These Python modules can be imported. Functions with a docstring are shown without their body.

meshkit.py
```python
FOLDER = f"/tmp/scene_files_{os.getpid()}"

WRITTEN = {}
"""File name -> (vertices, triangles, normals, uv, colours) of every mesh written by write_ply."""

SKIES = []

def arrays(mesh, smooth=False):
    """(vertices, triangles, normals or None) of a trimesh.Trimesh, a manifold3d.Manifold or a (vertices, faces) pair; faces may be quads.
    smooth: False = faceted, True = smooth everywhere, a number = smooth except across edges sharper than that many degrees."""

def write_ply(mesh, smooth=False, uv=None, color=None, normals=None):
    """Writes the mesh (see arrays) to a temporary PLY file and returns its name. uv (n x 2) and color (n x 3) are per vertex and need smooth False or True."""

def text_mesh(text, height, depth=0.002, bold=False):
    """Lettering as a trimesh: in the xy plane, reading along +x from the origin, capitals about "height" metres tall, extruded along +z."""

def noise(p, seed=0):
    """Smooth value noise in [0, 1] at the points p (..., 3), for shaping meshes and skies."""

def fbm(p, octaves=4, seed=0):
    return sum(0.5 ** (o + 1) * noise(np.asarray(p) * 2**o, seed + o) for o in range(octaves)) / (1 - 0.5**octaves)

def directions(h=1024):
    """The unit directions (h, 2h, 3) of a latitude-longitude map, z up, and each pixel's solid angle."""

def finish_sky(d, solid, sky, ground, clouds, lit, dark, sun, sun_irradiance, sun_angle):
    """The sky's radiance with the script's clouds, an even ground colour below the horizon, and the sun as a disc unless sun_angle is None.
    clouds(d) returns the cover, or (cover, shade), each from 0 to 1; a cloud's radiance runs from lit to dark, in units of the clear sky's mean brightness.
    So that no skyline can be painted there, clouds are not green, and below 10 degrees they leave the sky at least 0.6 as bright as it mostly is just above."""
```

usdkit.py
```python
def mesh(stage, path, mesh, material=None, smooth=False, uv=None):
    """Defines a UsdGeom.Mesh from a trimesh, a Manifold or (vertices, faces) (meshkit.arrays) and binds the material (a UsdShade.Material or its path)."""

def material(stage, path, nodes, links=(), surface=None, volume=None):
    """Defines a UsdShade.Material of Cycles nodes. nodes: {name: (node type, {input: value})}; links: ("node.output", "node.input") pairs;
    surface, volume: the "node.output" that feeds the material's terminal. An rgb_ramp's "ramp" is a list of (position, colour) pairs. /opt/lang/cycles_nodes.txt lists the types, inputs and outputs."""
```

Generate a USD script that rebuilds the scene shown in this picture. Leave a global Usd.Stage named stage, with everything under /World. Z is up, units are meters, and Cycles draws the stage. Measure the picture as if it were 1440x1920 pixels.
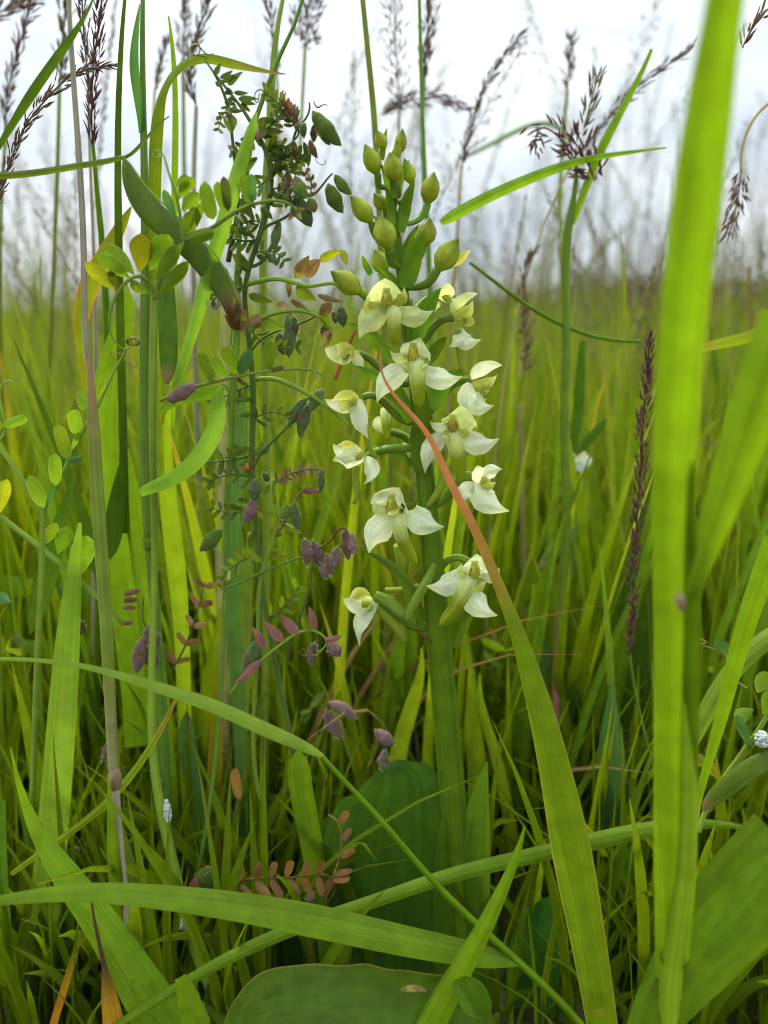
import math, random
import numpy as np
import usdkit, meshkit
from scipy.interpolate import CubicSpline, PchipInterpolator
from pxr import Usd, UsdGeom, UsdLux, UsdShade, Gf, Sdf, Vt

rng = np.random.default_rng(7)
R = random.Random(11)
stage = Usd.Stage.CreateInMemory()
UsdGeom.SetStageUpAxis(stage, UsdGeom.Tokens.z)
UsdGeom.SetStageMetersPerUnit(stage, 1.0)
UsdGeom.Xform.Define(stage, '/World')
UsdGeom.Scope.Define(stage, '/World/Looks')

# ------------------------------------------------------------------ camera, sky, light, exposure
F = 1450.0                                   # focal length in pixels of the 1440 x 1920 photograph
PITCH = math.radians(14.0)
CAM = np.array([0.0, 0.0, 0.24])
EXPOSURE = 1.92
SKY_STRENGTH = 0.075
SUN_ELEV, SUN_ROT = math.radians(58), math.radians(-35)
CP, SP = math.cos(PITCH), math.sin(PITCH)

cam = UsdGeom.Camera.Define(stage, '/World/camera')
cam.AddTranslateOp().Set(Gf.Vec3d(*CAM))
cam.AddRotateXOp().Set(90.0 - math.degrees(PITCH))
cam.CreateHorizontalApertureAttr(36.0)
cam.CreateVerticalApertureAttr(48.0)
cam.CreateFocalLengthAttr(36.0 * F / 1440.0)
cam.CreateClippingRangeAttr(Gf.Vec2f(0.01, 2000))
cam.CreateFStopAttr(11.0)
cam.CreateFocusDistanceAttr(0.225)
cam.CreateExposureAttr(EXPOSURE)

skymat = usdkit.material(stage, '/World/Looks/sky_material', {
    'sky': ('sky_texture', {'sky_type': 'single_scattering', 'sun_disc': False, 'sun_elevation': SUN_ELEV, 'sun_rotation': SUN_ROT, 'aerosol_density': 1.5}),
    'tc': ('texture_coordinate', {}),
    'map': ('mapping', {'scale': (1.0, 1.0, 2.6)}),
    'n': ('noise_texture', {'scale': 2.6, 'detail': 5.0, 'roughness': 0.5, 'distortion': 0.4}),
    'r': ('rgb_ramp', {'ramp': [(0.0, (1.62, 1.88, 2.12)), (0.36, (1.72, 1.98, 2.22)), (0.50, (2.15, 2.36, 2.52)), (0.64, (2.70, 2.84, 2.92)), (1.0, (2.9, 3.0, 3.05))]}),
    'sz': ('separate_xyz', {}), 'up': ('math', {'math_type': 'maximum', 'value2': 0.0}), 'cie': ('math', {'math_type': 'multiply_add', 'value2': 1.8, 'value3': 1.12}),  # an overcast sky is brighter overhead than at the horizon
    'sc': ('vector_math', {'math_type': 'scale'}),
    'm': ('mix_color', {'fac': 0.985, 'use_clamp': True}),
    'bg': ('background_shader', {'strength': SKY_STRENGTH})},
    [('tc.generated', 'map.vector'), ('map.vector', 'n.vector'), ('n.fac', 'r.fac'), ('sky.color', 'm.a'), ('tc.generated', 'sz.vector'), ('sz.z', 'up.value1'), ('up.value', 'cie.value1'), ('r.color', 'sc.vector1'), ('cie.value', 'sc.scale'), ('sc.vector', 'm.b'), ('m.result', 'bg.color')],
    surface='bg.background')
dome = UsdLux.DomeLight.Define(stage, '/World/sky')
UsdShade.MaterialBindingAPI.Apply(dome.GetPrim()).Bind(skymat)
dome.GetPrim().SetCustomDataByKey('kind', 'structure')
dome.GetPrim().SetCustomDataByKey('label', 'pale overcast sky with soft white cloud')

sun = UsdLux.DistantLight.Define(stage, '/World/sun')
sun.CreateIntensityAttr(0.4)
sun.CreateAngleAttr(25.0)
sun.CreateNormalizeAttr(True)
sun.CreateColorAttr(Gf.Vec3f(1.0, 0.94, 0.82))
sun.AddRotateZOp().Set(-math.degrees(SUN_ROT))
sun.AddRotateXOp().Set(-(90 - math.degrees(SUN_ELEV)))

# ------------------------------------------------------------------ helpers
ORIGIN, COUNT = {}, {}


def numbered(parent, name):
    k = COUNT.get((parent, name), 0)
    COUNT[(parent, name)] = k + 1
    return name if k == 0 else f'{name}_{k:03d}'


def tag(prim, label=None, cat=None, group=None, kind=None):
    for k, v in (('label', label), ('category', cat), ('group', group), ('kind', kind)):
        if v:
            prim.SetCustomDataByKey(k, v)


def thing(name, label, cat, base, group=None, kind=None):
    path = '/World/' + numbered('/World', name)
    x = UsdGeom.Xform.Define(stage, path)
    b = np.asarray(base, float)
    x.AddTranslateOp().Set(Gf.Vec3d(*map(float, b)))
    ORIGIN[path] = b
    tag(x.GetPrim(), label, cat, group, kind)
    return path


def obj(name, m, mat, parent='/World', label=None, cat=None, group=None, kind=None, smooth=True):
    """m: (vertices, faces, uv). ONE mesh prim; parents keep the origin of their top-level thing."""
    v, f, uv = m
    path = parent + '/' + numbered(parent, name)
    o = np.zeros(3)
    if parent != '/World':
        o = ORIGIN['/'.join(parent.split('/')[:3])]
    p = usdkit.mesh(stage, path, (np.asarray(v) - o, f), M[mat] if isinstance(mat, str) else mat, smooth=smooth, uv=uv)
    tag(p.GetPrim(), label, cat, group, kind)
    return path


def W(x, y, Y):
    """World point seen at photograph pixel (x, y) at Y metres in front of the camera (horizontal distance)."""
    a, b = (x - 720.0) / F, (960.0 - y) / F
    d = Y / (CP + SP * b)
    return CAM + d * np.array([a, CP + SP * b, -SP + CP * b])


def ppm(y, Y):
    """metres per photograph pixel there"""
    return Y / (CP + SP * (960.0 - y) / F) / F


def nrm(a):
    return a / np.maximum(np.linalg.norm(a, axis=-1, keepdims=True), 1e-12)


def resample(c, n):
    """c rows: x, y, Y, width px, twist deg -> points (n,3), width m (n), twist rad"""
    c = [tuple(r) + (0,) * (5 - len(r)) for r in c]
    P = np.array([W(r[0], r[1], r[2]) for r in c])
    wd = np.array([r[3] * ppm(r[1], r[2]) for r in c])
    tw = np.radians([r[4] for r in c])
    s = np.r_[0, np.cumsum(np.linalg.norm(np.diff(P, axis=0), axis=1))]
    t = np.linspace(0, s[-1], n)
    if len(c) == 2:
        P2 = P[0] + (P[1] - P[0]) * (t / s[-1])[:, None]
    else:
        P2 = CubicSpline(s, P)(t) if len(c) > 3 else PchipInterpolator(s, P)(t)
    return P2, PchipInterpolator(s, wd)(t), PchipInterpolator(s, tw)(t)


def grid_faces(n, m, wrap=False):
    f = []
    for i in range(n - 1):
        for j in range(m if wrap else m - 1):
            a, b = i * m + j, i * m + (j + 1) % m
            f.append((a, b, b + m, a + m))
    return np.array(f)


def quads(f):
    return np.vstack([f[:, [0, 1, 2]], f[:, [0, 2, 3]]])


def sheet(P, wd, tw, cup=0.15, fold=0.0, nu=5, ruffle=0.0, rf=9.0, seed=0, ref=None, sawn=0.0):
    n = len(P)
    T = nrm(np.gradient(P, axis=0))
    V = nrm((CAM if ref is None else np.asarray(ref)) - P)
    N = nrm(V - (V * T).sum(1, keepdims=True) * T)
    S = np.cross(T, N)
    c, s = np.cos(tw)[:, None], np.sin(tw)[:, None]
    N, S = N * c + S * s, S * c - N * s
    u = np.linspace(-1, 1, nu)
    vv = np.linspace(0, 1, n)
    q = np.random.default_rng(seed)
    ph = q.uniform(0, 6.28, 4)
    ruf = np.sin(vv[:, None] * rf + ph[0] + np.sign(u)[None, :] * ph[1]) + 0.6 * np.sin(vv[:, None] * rf * 2.1 + ph[2] + np.sign(u)[None, :] * ph[3])
    edge = 1 + sawn * (np.sin(vv * rf * 3.3 + ph[1]) + np.sin(vv * rf * 5.9 + ph[3]))
    off = (-cup * u ** 2 - fold * np.abs(u))[None, :] * wd[:, None] * 0.5 + ruffle * ruf * (np.abs(u) ** 2)[None, :] * wd[:, None] * 0.5
    v = P[:, None, :] + S[:, None, :] * (u[None, :, None] * (wd * edge)[:, None, None] * 0.5) + N[:, None, :] * off[:, :, None]
    uv = np.stack(np.broadcast_arrays((u * 0.5 + 0.5)[None, :], vv[:, None]), -1)
    return v.reshape(-1, 3), quads(grid_faces(n, nu)), uv.reshape(-1, 2)


def blade(c, n=None, **k):
    n = n or max(10, 5 * len(c))
    return sheet(*resample(c, n), **k)


PROFILE = {
    'ellipse': lambda t: np.sqrt(np.clip(1 - (2 * t - 1) ** 2, 0, 1)),
    'oblong': lambda t: np.clip(1 - np.abs(2 * t - 1) ** 3.2, 0, 1) ** 0.55,
    'lance': lambda t: np.clip(np.sin(np.pi * t ** 0.62), 0, 1) ** 0.9,
    'ovate': lambda t: np.clip(np.sin(np.pi * np.clip(t, 0, 1) ** 0.75), 0, 1) ** 0.75 * (1 - 0.25 * t),
    'obovate': lambda t: np.clip(np.sin(np.pi * np.clip(t, 0, 1) ** 1.35), 0, 1) ** 0.7,
    'sepal': lambda t: np.interp(t, [0, .08, .25, .45, .62, .78, .9, 1], [.34, .62, .95, 1, .82, .45, .2, .03]),
    'hood': lambda t: np.interp(t, [0, .2, .4, .6, .76, .88, .96, 1], [.4, .68, .92, 1, .92, .6, .28, .04]),
    'strap': lambda t: np.interp(t, [0, .1, .5, .85, .95, 1], [.9, 1, .9, .7, .5, .05]),
    'bract': lambda t: np.interp(t, [0, .15, .4, .7, .9, 1], [.6, .9, 1, .7, .28, .02]),
    'blunt': lambda t: np.interp(t, [0, .1, .35, .7, .88, .96, 1], [.3, .55, .9, 1, .85, .55, .05]),
}


def petal(b, t, w, Yb, Yt=None, prof='ellipse', bow=0.0, ybow=0.0, cup=0.25, fold=0.0, twist=0, twist1=None, n=14, nu=7, ruffle=0.0, rf=7.0, seed=0, sawn=0.0):
    """A leaf or petal from pixel b to pixel t, w pixels wide; bow pushes its middle sideways (px), ybow away from the camera (m)."""
    Yt = Yb if Yt is None else Yt
    b, t = np.array(b, float), np.array(t, float)
    d = t - b
    side = np.array([-d[1], d[0]]) / max(np.linalg.norm(d), 1e-6)
    s = np.linspace(0, 1, n)
    xy = b + d * s[:, None] + side * (4 * s * (1 - s) * bow)[:, None]
    Y = Yb + (Yt - Yb) * s + ybow * 4 * s * (1 - s)
    P = np.array([W(x, y, yy) for (x, y), yy in zip(xy, Y)])
    wd = w * ppm((b[1] + t[1]) / 2, (Yb + Yt) / 2) * PROFILE[prof](s) + 2e-5
    tw = np.radians(twist + ((twist if twist1 is None else twist1) - twist) * s)
    return sheet(P, wd, tw, cup=cup, fold=fold, nu=nu, ruffle=ruffle, rf=rf, seed=seed, sawn=sawn)


def frames(P):
    T = nrm(np.gradient(P, axis=0))
    a = np.array([0, 0, 1.0]) if abs(T[0][2]) < 0.9 else np.array([1.0, 0, 0])
    N = [nrm(np.cross(T[0], np.cross(a, T[0])))]
    for i in range(1, len(P)):
        x = N[-1] - T[i] * (N[-1] @ T[i])
        N.append(nrm(x))
    N = np.array(N)
    return T, N, np.cross(T, N)


def tube3(P, rad, ns=8, ribs=0, ribdepth=0.0, ribtwist=0.0, flat=1.0, flat_to_cam=False):
    T, N, B = frames(P)
    if flat_to_cam:
        V = nrm(CAM - P)
        N = nrm(V - (V * T).sum(1, keepdims=True) * T)
        B = np.cross(T, N)
    a = np.linspace(0, 2 * np.pi, ns, endpoint=False)
    vv = np.linspace(0, 1, len(P))
    rr = rad[:, None] * (1 + ribdepth * np.cos(ribs * a[None, :] + ribtwist * vv[:, None]))
    v = P[:, None, :] + N[:, None, :] * (np.cos(a)[None, :] * rr * flat)[..., None] + B[:, None, :] * (np.sin(a)[None, :] * rr)[..., None]
    uv = np.stack(np.broadcast_arrays((a / (2 * np.pi))[None, :], vv[:, None]), -1)
    f = quads(grid_faces(len(P), ns, True))
    v = v.reshape(-1, 3)
    k = len(v)
    v = np.vstack([v, P[:1], P[-1:]])
    uv = np.vstack([uv.reshape(-1, 2), [[.5, 0]], [[.5, 1]]])
    e = (len(P) - 1) * ns
    caps = [(k, (j + 1) % ns, j) for j in range(ns)] + [(k + 1, e + j, e + (j + 1) % ns) for j in range(ns)]
    return v, np.vstack([f, caps]), uv


def tube(c, n=None, ns=8, **k):
    P, wd, _ = resample(c, n or max(8, 5 * len(c)))
    return tube3(P, wd * 0.5, ns, **k)


def egg(b, t, w, Yb, Yt=None, prof=((0, .25), (.12, .6), (.35, 1), (.6, .95), (.8, .62), (.93, .25), (1, .02)), n=14, ns=12, bow=0.0, flat=1.0, bumps=0, bump=0.12, ribs=0, ribdepth=0.0):
    """A bud, pod or other spindle from pixel b to pixel t, w pixels wide."""
    Yt = Yb if Yt is None else Yt
    b, t = np.array(b, float), np.array(t, float)
    d = t - b
    side = np.array([-d[1], d[0]]) / max(np.linalg.norm(d), 1e-6)
    s = np.linspace(0, 1, n)
    xy = b + d * s[:, None] + side * (4 * s * (1 - s) * bow)[:, None]
    P = np.array([W(x, y, Yb + (Yt - Yb) * q) for (x, y), q in zip(xy, s)])
    px, pr = zip(*prof)
    r = PchipInterpolator(px, pr)(s) * w * 0.5 * ppm((b[1] + t[1]) / 2, (Yb + Yt) / 2)
    if bumps:
        r = r * (1 + bump * np.cos((s - 0.5) * 2 * np.pi * bumps))
    return tube3(P, r + 1e-5, ns, flat=flat, flat_to_cam=True, ribs=ribs, ribdepth=ribdepth)


def join(ms):
    V, Fc, U, k = [], [], [], 0
    for v, f, u in ms:
        V.append(v), Fc.append(np.asarray(f) + k), U.append(u)
        k += len(v)
    return np.vstack(V), np.vstack(Fc), np.vstack(U)


def spindle3(p, d, length, w, flat=0.6, ns=5):
    """small closed grain"""
    d = nrm(d)
    a = np.array([0.3, -1, 0.2])
    n = nrm(np.cross(d, a)); b = np.cross(d, n)
    rows, uv = [p], [(.5, 0)]
    for s, r in ((.3, 1), (.7, .75)):
        for k in range(ns):
            q = 2 * math.pi * k / ns
            rows.append(p + d * length * s + n * (math.cos(q) * w * .5 * r) + b * (math.sin(q) * w * .5 * r * flat)); uv.append((k / ns, s))
    rows.append(p + d * length); uv.append((.5, 1))
    f = []
    for k in range(ns):
        k2 = (k + 1) % ns
        f += [(0, 1 + k2, 1 + k), (1 + k, 1 + k2, 1 + ns + k2), (1 + k, 1 + ns + k2, 1 + ns + k), (1 + ns + k, 1 + ns + k2, 1 + 2 * ns)]
    return np.array(rows), np.array(f), np.array(uv)


def seedhead3(P, rad, count, length, w, seed, open_=0.5, droop=0.0):
    """spikelets spread about the axis P; rad = radius of the head along it"""
    q = np.random.default_rng(seed)
    T, N, B = frames(P)
    out = []
    s = np.linspace(0, 1, len(P))
    for k in range(count):
        t = (k + q.uniform()) / count
        i = min(int(t * (len(P) - 1)), len(P) - 2)
        fr = t * (len(P) - 1) - i
        p = P[i] * (1 - fr) + P[i + 1] * fr
        r = np.interp(t, s, rad)
        a = q.uniform(0, 6.283)
        o = N[i] * math.cos(a) + B[i] * math.sin(a)
        p = p + o * r * q.uniform(0.1, 1)
        d = T[i] * q.uniform(.7, 1.2) + o * open_ * q.uniform(.1, 1.6) + q.normal(size=3) * .12 + np.array([0, 0, -droop])
        out.append(spindle3(p, d, length * q.uniform(.5, 1.3), w * q.uniform(.6, 1.25)))
    return join(out)


# ------------------------------------------------------------------ materials
M = {}


def leafmat(name, c1, c2=None, tip=None, base=None, edge=None, trans=0.45, rough=0.42, stripe=26.0, along=1.6, sheen=0.0, spots=None, vary=0.12, bump=0.15, island=False, tcol=None, spec=0.14, ts=1.4):
    """tip / base: (colour, from v, to v); spots: (colour, scale, threshold)"""
    c2 = c2 or tuple(x * 0.72 for x in c1)
    nd = {'at': ('attribute', {'attribute': 'st'}), 'sp': ('separate_xyz', {}),
          'us': ('math', {'math_type': 'multiply', 'value2': stripe}), 'vs': ('math', {'math_type': 'multiply', 'value2': along}),
          'rnd': (('geometry', {}) if island else ('object_info', {})),
          'cx': ('combine_xyz', {}), 'st': ('noise_texture', {'scale': 1.0, 'detail': 3.0, 'roughness': 0.6}),
          'sr': ('map_range', {'from_min': 0.36, 'from_max': 0.64, 'clamp': True}),
          'm0': ('mix_color', {'a': c1, 'b': c2}),
          'geo': ('geometry', {}), 'big': ('noise_texture', {'scale': 160.0, 'detail': 3.0}),
          'br': ('map_range', {'from_min': 0.3, 'from_max': 0.7, 'to_min': 0.86, 'to_max': 1.14}),
          'rv': ('map_range', {'from_min': 0, 'from_max': 1, 'to_min': 1 - 2 * vary, 'to_max': 1 + 2 * vary}),
          'rh': ('map_range', {'from_min': 0, 'from_max': 1, 'to_min': 0.5 - vary * 0.10, 'to_max': 0.5 + vary * 0.10}),
          'vm': ('math', {'math_type': 'multiply'}), 'h': ('hsv', {})}
    rn = 'rnd.random_per_island' if island else 'rnd.random'
    ln = [('at.vector', 'sp.vector'), ('sp.x', 'us.value1'), ('sp.y', 'vs.value1'), ('us.value', 'cx.x'), ('vs.value', 'cx.y'), (rn, 'cx.z'),
          ('cx.vector', 'st.vector'), ('st.fac', 'sr.value'), ('sr.result', 'm0.fac'), ('geo.position', 'big.vector'), ('big.fac', 'br.value'),
          (rn, 'rv.value'), (rn, 'rh.value'), ('br.result', 'vm.value1'), ('rv.result', 'vm.value2'), ('vm.value', 'h.value'), ('rh.result', 'h.hue')]
    cur = 'm0.result'
    for i, g in enumerate([x for x in (base, tip) if x]):
        nd[f'g{i}'] = ('map_range', {'from_min': g[1], 'from_max': g[2], 'clamp': True})
        nd[f'gj{i}'] = ('math', {'math_type': 'multiply_add', 'value2': 0.12})
        nd[f'gm{i}'] = ('mix_color', {'b': g[0]})
        ln += [('st.fac', f'gj{i}.value1'), ('sp.y', f'gj{i}.value3'), (f'gj{i}.value', f'g{i}.value'), (f'g{i}.result', f'gm{i}.fac'), (cur, f'gm{i}.a')]
        cur = f'gm{i}.result'
    if edge:
        nd['e1'] = ('math', {'math_type': 'subtract', 'value2': 0.5})
        nd['e2'] = ('math', {'math_type': 'absolute'})
        nd['e3'] = ('map_range', {'from_min': edge[1], 'from_max': 0.5, 'clamp': True})
        nd['em'] = ('mix_color', {'b': edge[0]})
        ln += [('sp.x', 'e1.value1'), ('e1.value', 'e2.value1'), ('e2.value', 'e3.value'), ('e3.result', 'em.fac'), (cur, 'em.a')]
        cur = 'em.result'
    if spots:
        nd['s1'] = ('noise_texture', {'scale': spots[1], 'detail': 2.0})
        nd['s2'] = ('map_range', {'from_min': spots[2], 'from_max': spots[2] + 0.05, 'clamp': True})
        nd['s3'] = ('mix_color', {'b': spots[0]})
        ln += [('geo.position', 's1.vector'), ('s1.fac', 's2.value'), ('s2.result', 's3.fac'), (cur, 's3.a')]
        cur = 's3.result'
    ln += [(cur, 'h.color')]
    nd['bp'] = ('bump', {'strength': bump, 'distance': 0.0003})
    ln += [('st.fac', 'bp.height')]
    nd['p'] = ('principled_bsdf', {'roughness': rough, 'specular_ior_level': spec, 'sheen_weight': sheen, 'sheen_roughness': 0.35, 'sheen_tint': (.9, .95, .85)})
    ln += [('h.color', 'p.base_color'), ('bp.normal', 'p.normal')]
    surf = 'p.BSDF'
    if trans > 0:
        nd['tc'] = ('mix_color', {'blend_type': 'multiply', 'fac': 1.0, 'b': tcol or (ts * 1.05, ts, ts * 0.5), 'use_clamp': False})
        nd['t'] = ('translucent_bsdf', {})
        nd['x'] = ('mix_closure', {'fac': trans})
        ln += [('h.color', 'tc.a'), ('tc.result', 't.color'), ('p.BSDF', 'x.closure1'), ('t.BSDF', 'x.closure2')]
        surf = 'x.closure'
    M[name] = usdkit.material(stage, '/World/Looks/' + name, nd, ln, surface=surf)


G = (.165, .275, .012)
leafmat('grass', G, (.12, .22, .010), vary=.05, trans=.5, spots=((.20, .12, .03), 420, .72))
leafmat('grass_yellow', (.24, .31, .012), (.18, .26, .010), trans=.5, tip=((.26, .20, .03), .82, 1.0))
leafmat('grass_dark', (.06, .13, .010), (.04, .09, .008), trans=.45)
leafmat('grass_blue', (.085, .19, .055), (.06, .14, .035), trans=.45, sheen=.05)
leafmat('grass_pale', (.22, .34, .038), (.16, .28, .022), trans=.45)
leafmat('grass_olive', (.10, .14, .014), (.07, .10, .012), trans=.4)
leafmat('grass_tuft', (.225, .46, .012), (.145, .35, .009), tip=((.36, .45, .08), .75, 1.15), trans=.58, island=True, vary=.28, stripe=8, bump=.0)
leafmat('grass_low', (.22, .43, .013), (.15, .33, .010), tip=((.27, .44, .03), .8, 1.2), trans=.58, island=True, vary=.28, stripe=10, bump=.0)
leafmat('big_grass', (.175, .29, .008), (.125, .22, .006), trans=.55, vary=.03, stripe=24, rough=.42, bump=.5, edge=((.24, .24, .012), .485))
leafmat('big_culm', (.19, .29, .010), (.14, .23, .008), trans=0, rough=.5, stripe=12)
leafmat('tip_grass', (.20, .32, .010), (.15, .26, .009), base=((.68, .27, .10), .46, .28), tip=((.24, .16, .11), .14, .02), edge=((.50, .40, .06), .47), trans=.45, spots=((.36, .30, .03), 140, .66))
leafmat('olive_tip', (.17, .23, .012), (.12, .18, .010), base=((.17, .085, .05), .17, .03), trans=.45)
leafmat('orange_blade', (.17, .22, .01), (.12, .17, .01), tip=((.45, .22, .02), .3, .75), trans=.45)
leafmat('brown_blade', (.42, .24, .02), (.3, .17, .02), tip=((.09, .05, .035), .35, .6), trans=.35)
leafmat('dry', (.30, .22, .10), (.20, .13, .06), trans=.35, vary=.2)
leafmat('yellow_edge', (.17, .22, .012), (.12, .17, .010), edge=((.40, .17, .02), .34), trans=.5)
leafmat('purple_culm', (.28, .27, .16), (.20, .15, .12), trans=0, rough=.5, sheen=.3, stripe=9)
leafmat('sheath', (.30, .38, .06), (.20, .28, .035), tip=((.46, .26, .15), .82, 1.06), base=((.42, .38, .22), .36, .0), trans=.25, sheen=.12, stripe=12)
leafmat('culm_green', (.11, .20, .022), (.075, .15, .016), trans=0, rough=.48, stripe=10, sheen=.05)
leafmat('culm_olive', (.17, .21, .02), (.12, .15, .015), trans=0, rough=.45, stripe=10)
leafmat('culm_tan', (.32, .28, .10), (.24, .19, .08), trans=0, rough=.5, stripe=6)
leafmat('culm_pink', (.12, .20, .015), (.10, .16, .012), tip=((.36, .16, .10), .60, .72), trans=0, rough=.5, stripe=6)
leafmat('orchid_stem', (.135, .225, .010), (.080, .150, .009), trans=.15, rough=.42, stripe=22, along=.8, bump=.5)
leafmat('bract', (.105, .185, .012), (.075, .145, .010), trans=.42, rough=.36, stripe=14)
leafmat('bud', (.42, .46, .05), (.31, .37, .028), tip=((.14, .20, .018), .62, 1.0), trans=.28, rough=.4, stripe=10, vary=.08)
leafmat('ovary', (.19, .28, .035), (.12, .21, .02), trans=.15, rough=.4, stripe=10)
leafmat('sepal_white', (.88, .90, .72), (.70, .77, .46), base=((.50, .58, .16), .13, -.06), tip=((.62, .68, .26), .84, 1.08), trans=.52, rough=.45, stripe=13, along=2.2, bump=.6, vary=.05, tcol=(1.0, 1.0, .82), sheen=.15, spec=.3)
leafmat('sepal_cream', (.78, .82, .44), (.62, .70, .26), base=((.46, .54, .09), .35, -.05), tip=((.80, .84, .50), .7, 1.0), trans=.52, rough=.45, stripe=13, along=2.2, bump=.6, vary=.06, tcol=(1.0, 1.0, .75))
leafmat('petal_yellow', (.56, .58, .12), (.46, .50, .08), tip=((.72, .74, .32), .6, 1.0), trans=.4, rough=.45, stripe=8, vary=.06, tcol=(1.05, 1.0, .7))
leafmat('lip', (.66, .72, .28), (.56, .63, .20), base=((.78, .82, .48), .3, 0), tip=((.25, .30, .010), .20, .62), trans=.36, rough=.42, stripe=7, vary=.05, tcol=(1.0, 1.0, .7))
leafmat('spur', (.33, .40, .05), (.26, .33, .035), trans=.3, rough=.4, stripe=6, vary=.05)
leafmat('column', (.62, .58, .08), (.30, .32, .04), trans=.2, rough=.4, stripe=6)
leafmat('pollinium', (.16, .07, .012), (.30, .18, .02), trans=0, rough=.5)
leafmat('basal_leaf', (.050, .135, .016), (.036, .105, .012), trans=.35, rough=.27, stripe=34, along=2.0, bump=.35, spots=((.03, .02, .01), 130, .745), spec=.3)
leafmat('basal_leaf_near', (.085, .175, .012), (.062, .135, .010), trans=.35, rough=.34, stripe=14, along=8, bump=.5, spots=((.10, .04, .015), 150, .725), edge=((.25, .24, .05), .485), spec=.15)
leafmat('broad_leaf', (.12, .23, .010), (.09, .18, .009), trans=.5, rough=.4, stripe=10, along=4)
leafmat('vetch_leaf', (.17, .27, .014), (.125, .215, .012), trans=.5, rough=.5, stripe=5, along=16, sheen=.08, edge=((.32, .40, .14), .46))
leafmat('vetch_yellow', (.28, .27, .012), (.18, .22, .012), trans=.5, rough=.5, stripe=5, along=10, edge=((.22, .07, .02), .45))
leafmat('vetch_dark', (.090, .145, .020), (.065, .105, .016), tip=((.12, .075, .04), .7, 1.1), trans=.4, rough=.55)
leafmat('vetch_purple', (.24, .10, .10), (.16, .065, .062), trans=.3, rough=.55, stripe=4, sheen=.1, edge=((.25, .14, .13), .46))
leafmat('vetch_orange', (.26, .13, .05), (.18, .09, .04), trans=.35, rough=.55)
leafmat('vetch_stem', (.16, .235, .020), (.12, .18, .016), trans=0, rough=.55, sheen=.15, stripe=6)
leafmat('vetch_stem_dark', (.055, .100, .014), (.075, .095, .020), trans=0, rough=.55, sheen=.1, stripe=5)
leafmat('pod_smooth', (.085, .145, .010), (.058, .105, .008), tip=((.20, .14, .06), .86, 1.0), trans=0, rough=.5, stripe=5, along=6, bump=.1, spec=.14)
leafmat('pod_grey', (.125, .175, .070), (.085, .130, .045), trans=.15, rough=.6, sheen=.35, stripe=5, along=5, spots=((.15, .09, .05), 210, .60))
leafmat('pod_green', (.135, .20, .028), (.095, .155, .022), trans=.35, rough=.55, sheen=.2, stripe=5, along=5, spots=((.18, .10, .05), 170, .60))
leafmat('pod_purple', (.215, .125, .120), (.150, .085, .080), trans=.08, rough=.65, sheen=.4, stripe=5, along=5, spots=((.10, .10, .055), 260, .58))
leafmat('withered', (.20, .12, .05), (.12, .065, .03), trans=.3, rough=.7, stripe=7, vary=.2, spots=((.22, .19, .03), 260, .56))
leafmat('papery', (.36, .26, .18), (.24, .15, .10), trans=.4, rough=.6, stripe=9)
leafmat('tendril', (.20, .15, .03), (.13, .17, .02), trans=0, rough=.5, stripe=4)
leafmat('seed_purple', (.44, .32, .27), (.58, .47, .38), trans=.5, rough=.6, island=True, vary=.3, bump=0, sheen=.3)
leafmat('seed_maroon', (.34, .17, .13), (.50, .33, .24), trans=.42, rough=.6, island=True, vary=.3, bump=0)
leafmat('seed_brown', (.62, .48, .32), (.50, .39, .28), trans=.5, rough=.6, island=True, vary=.3, bump=0)
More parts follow.
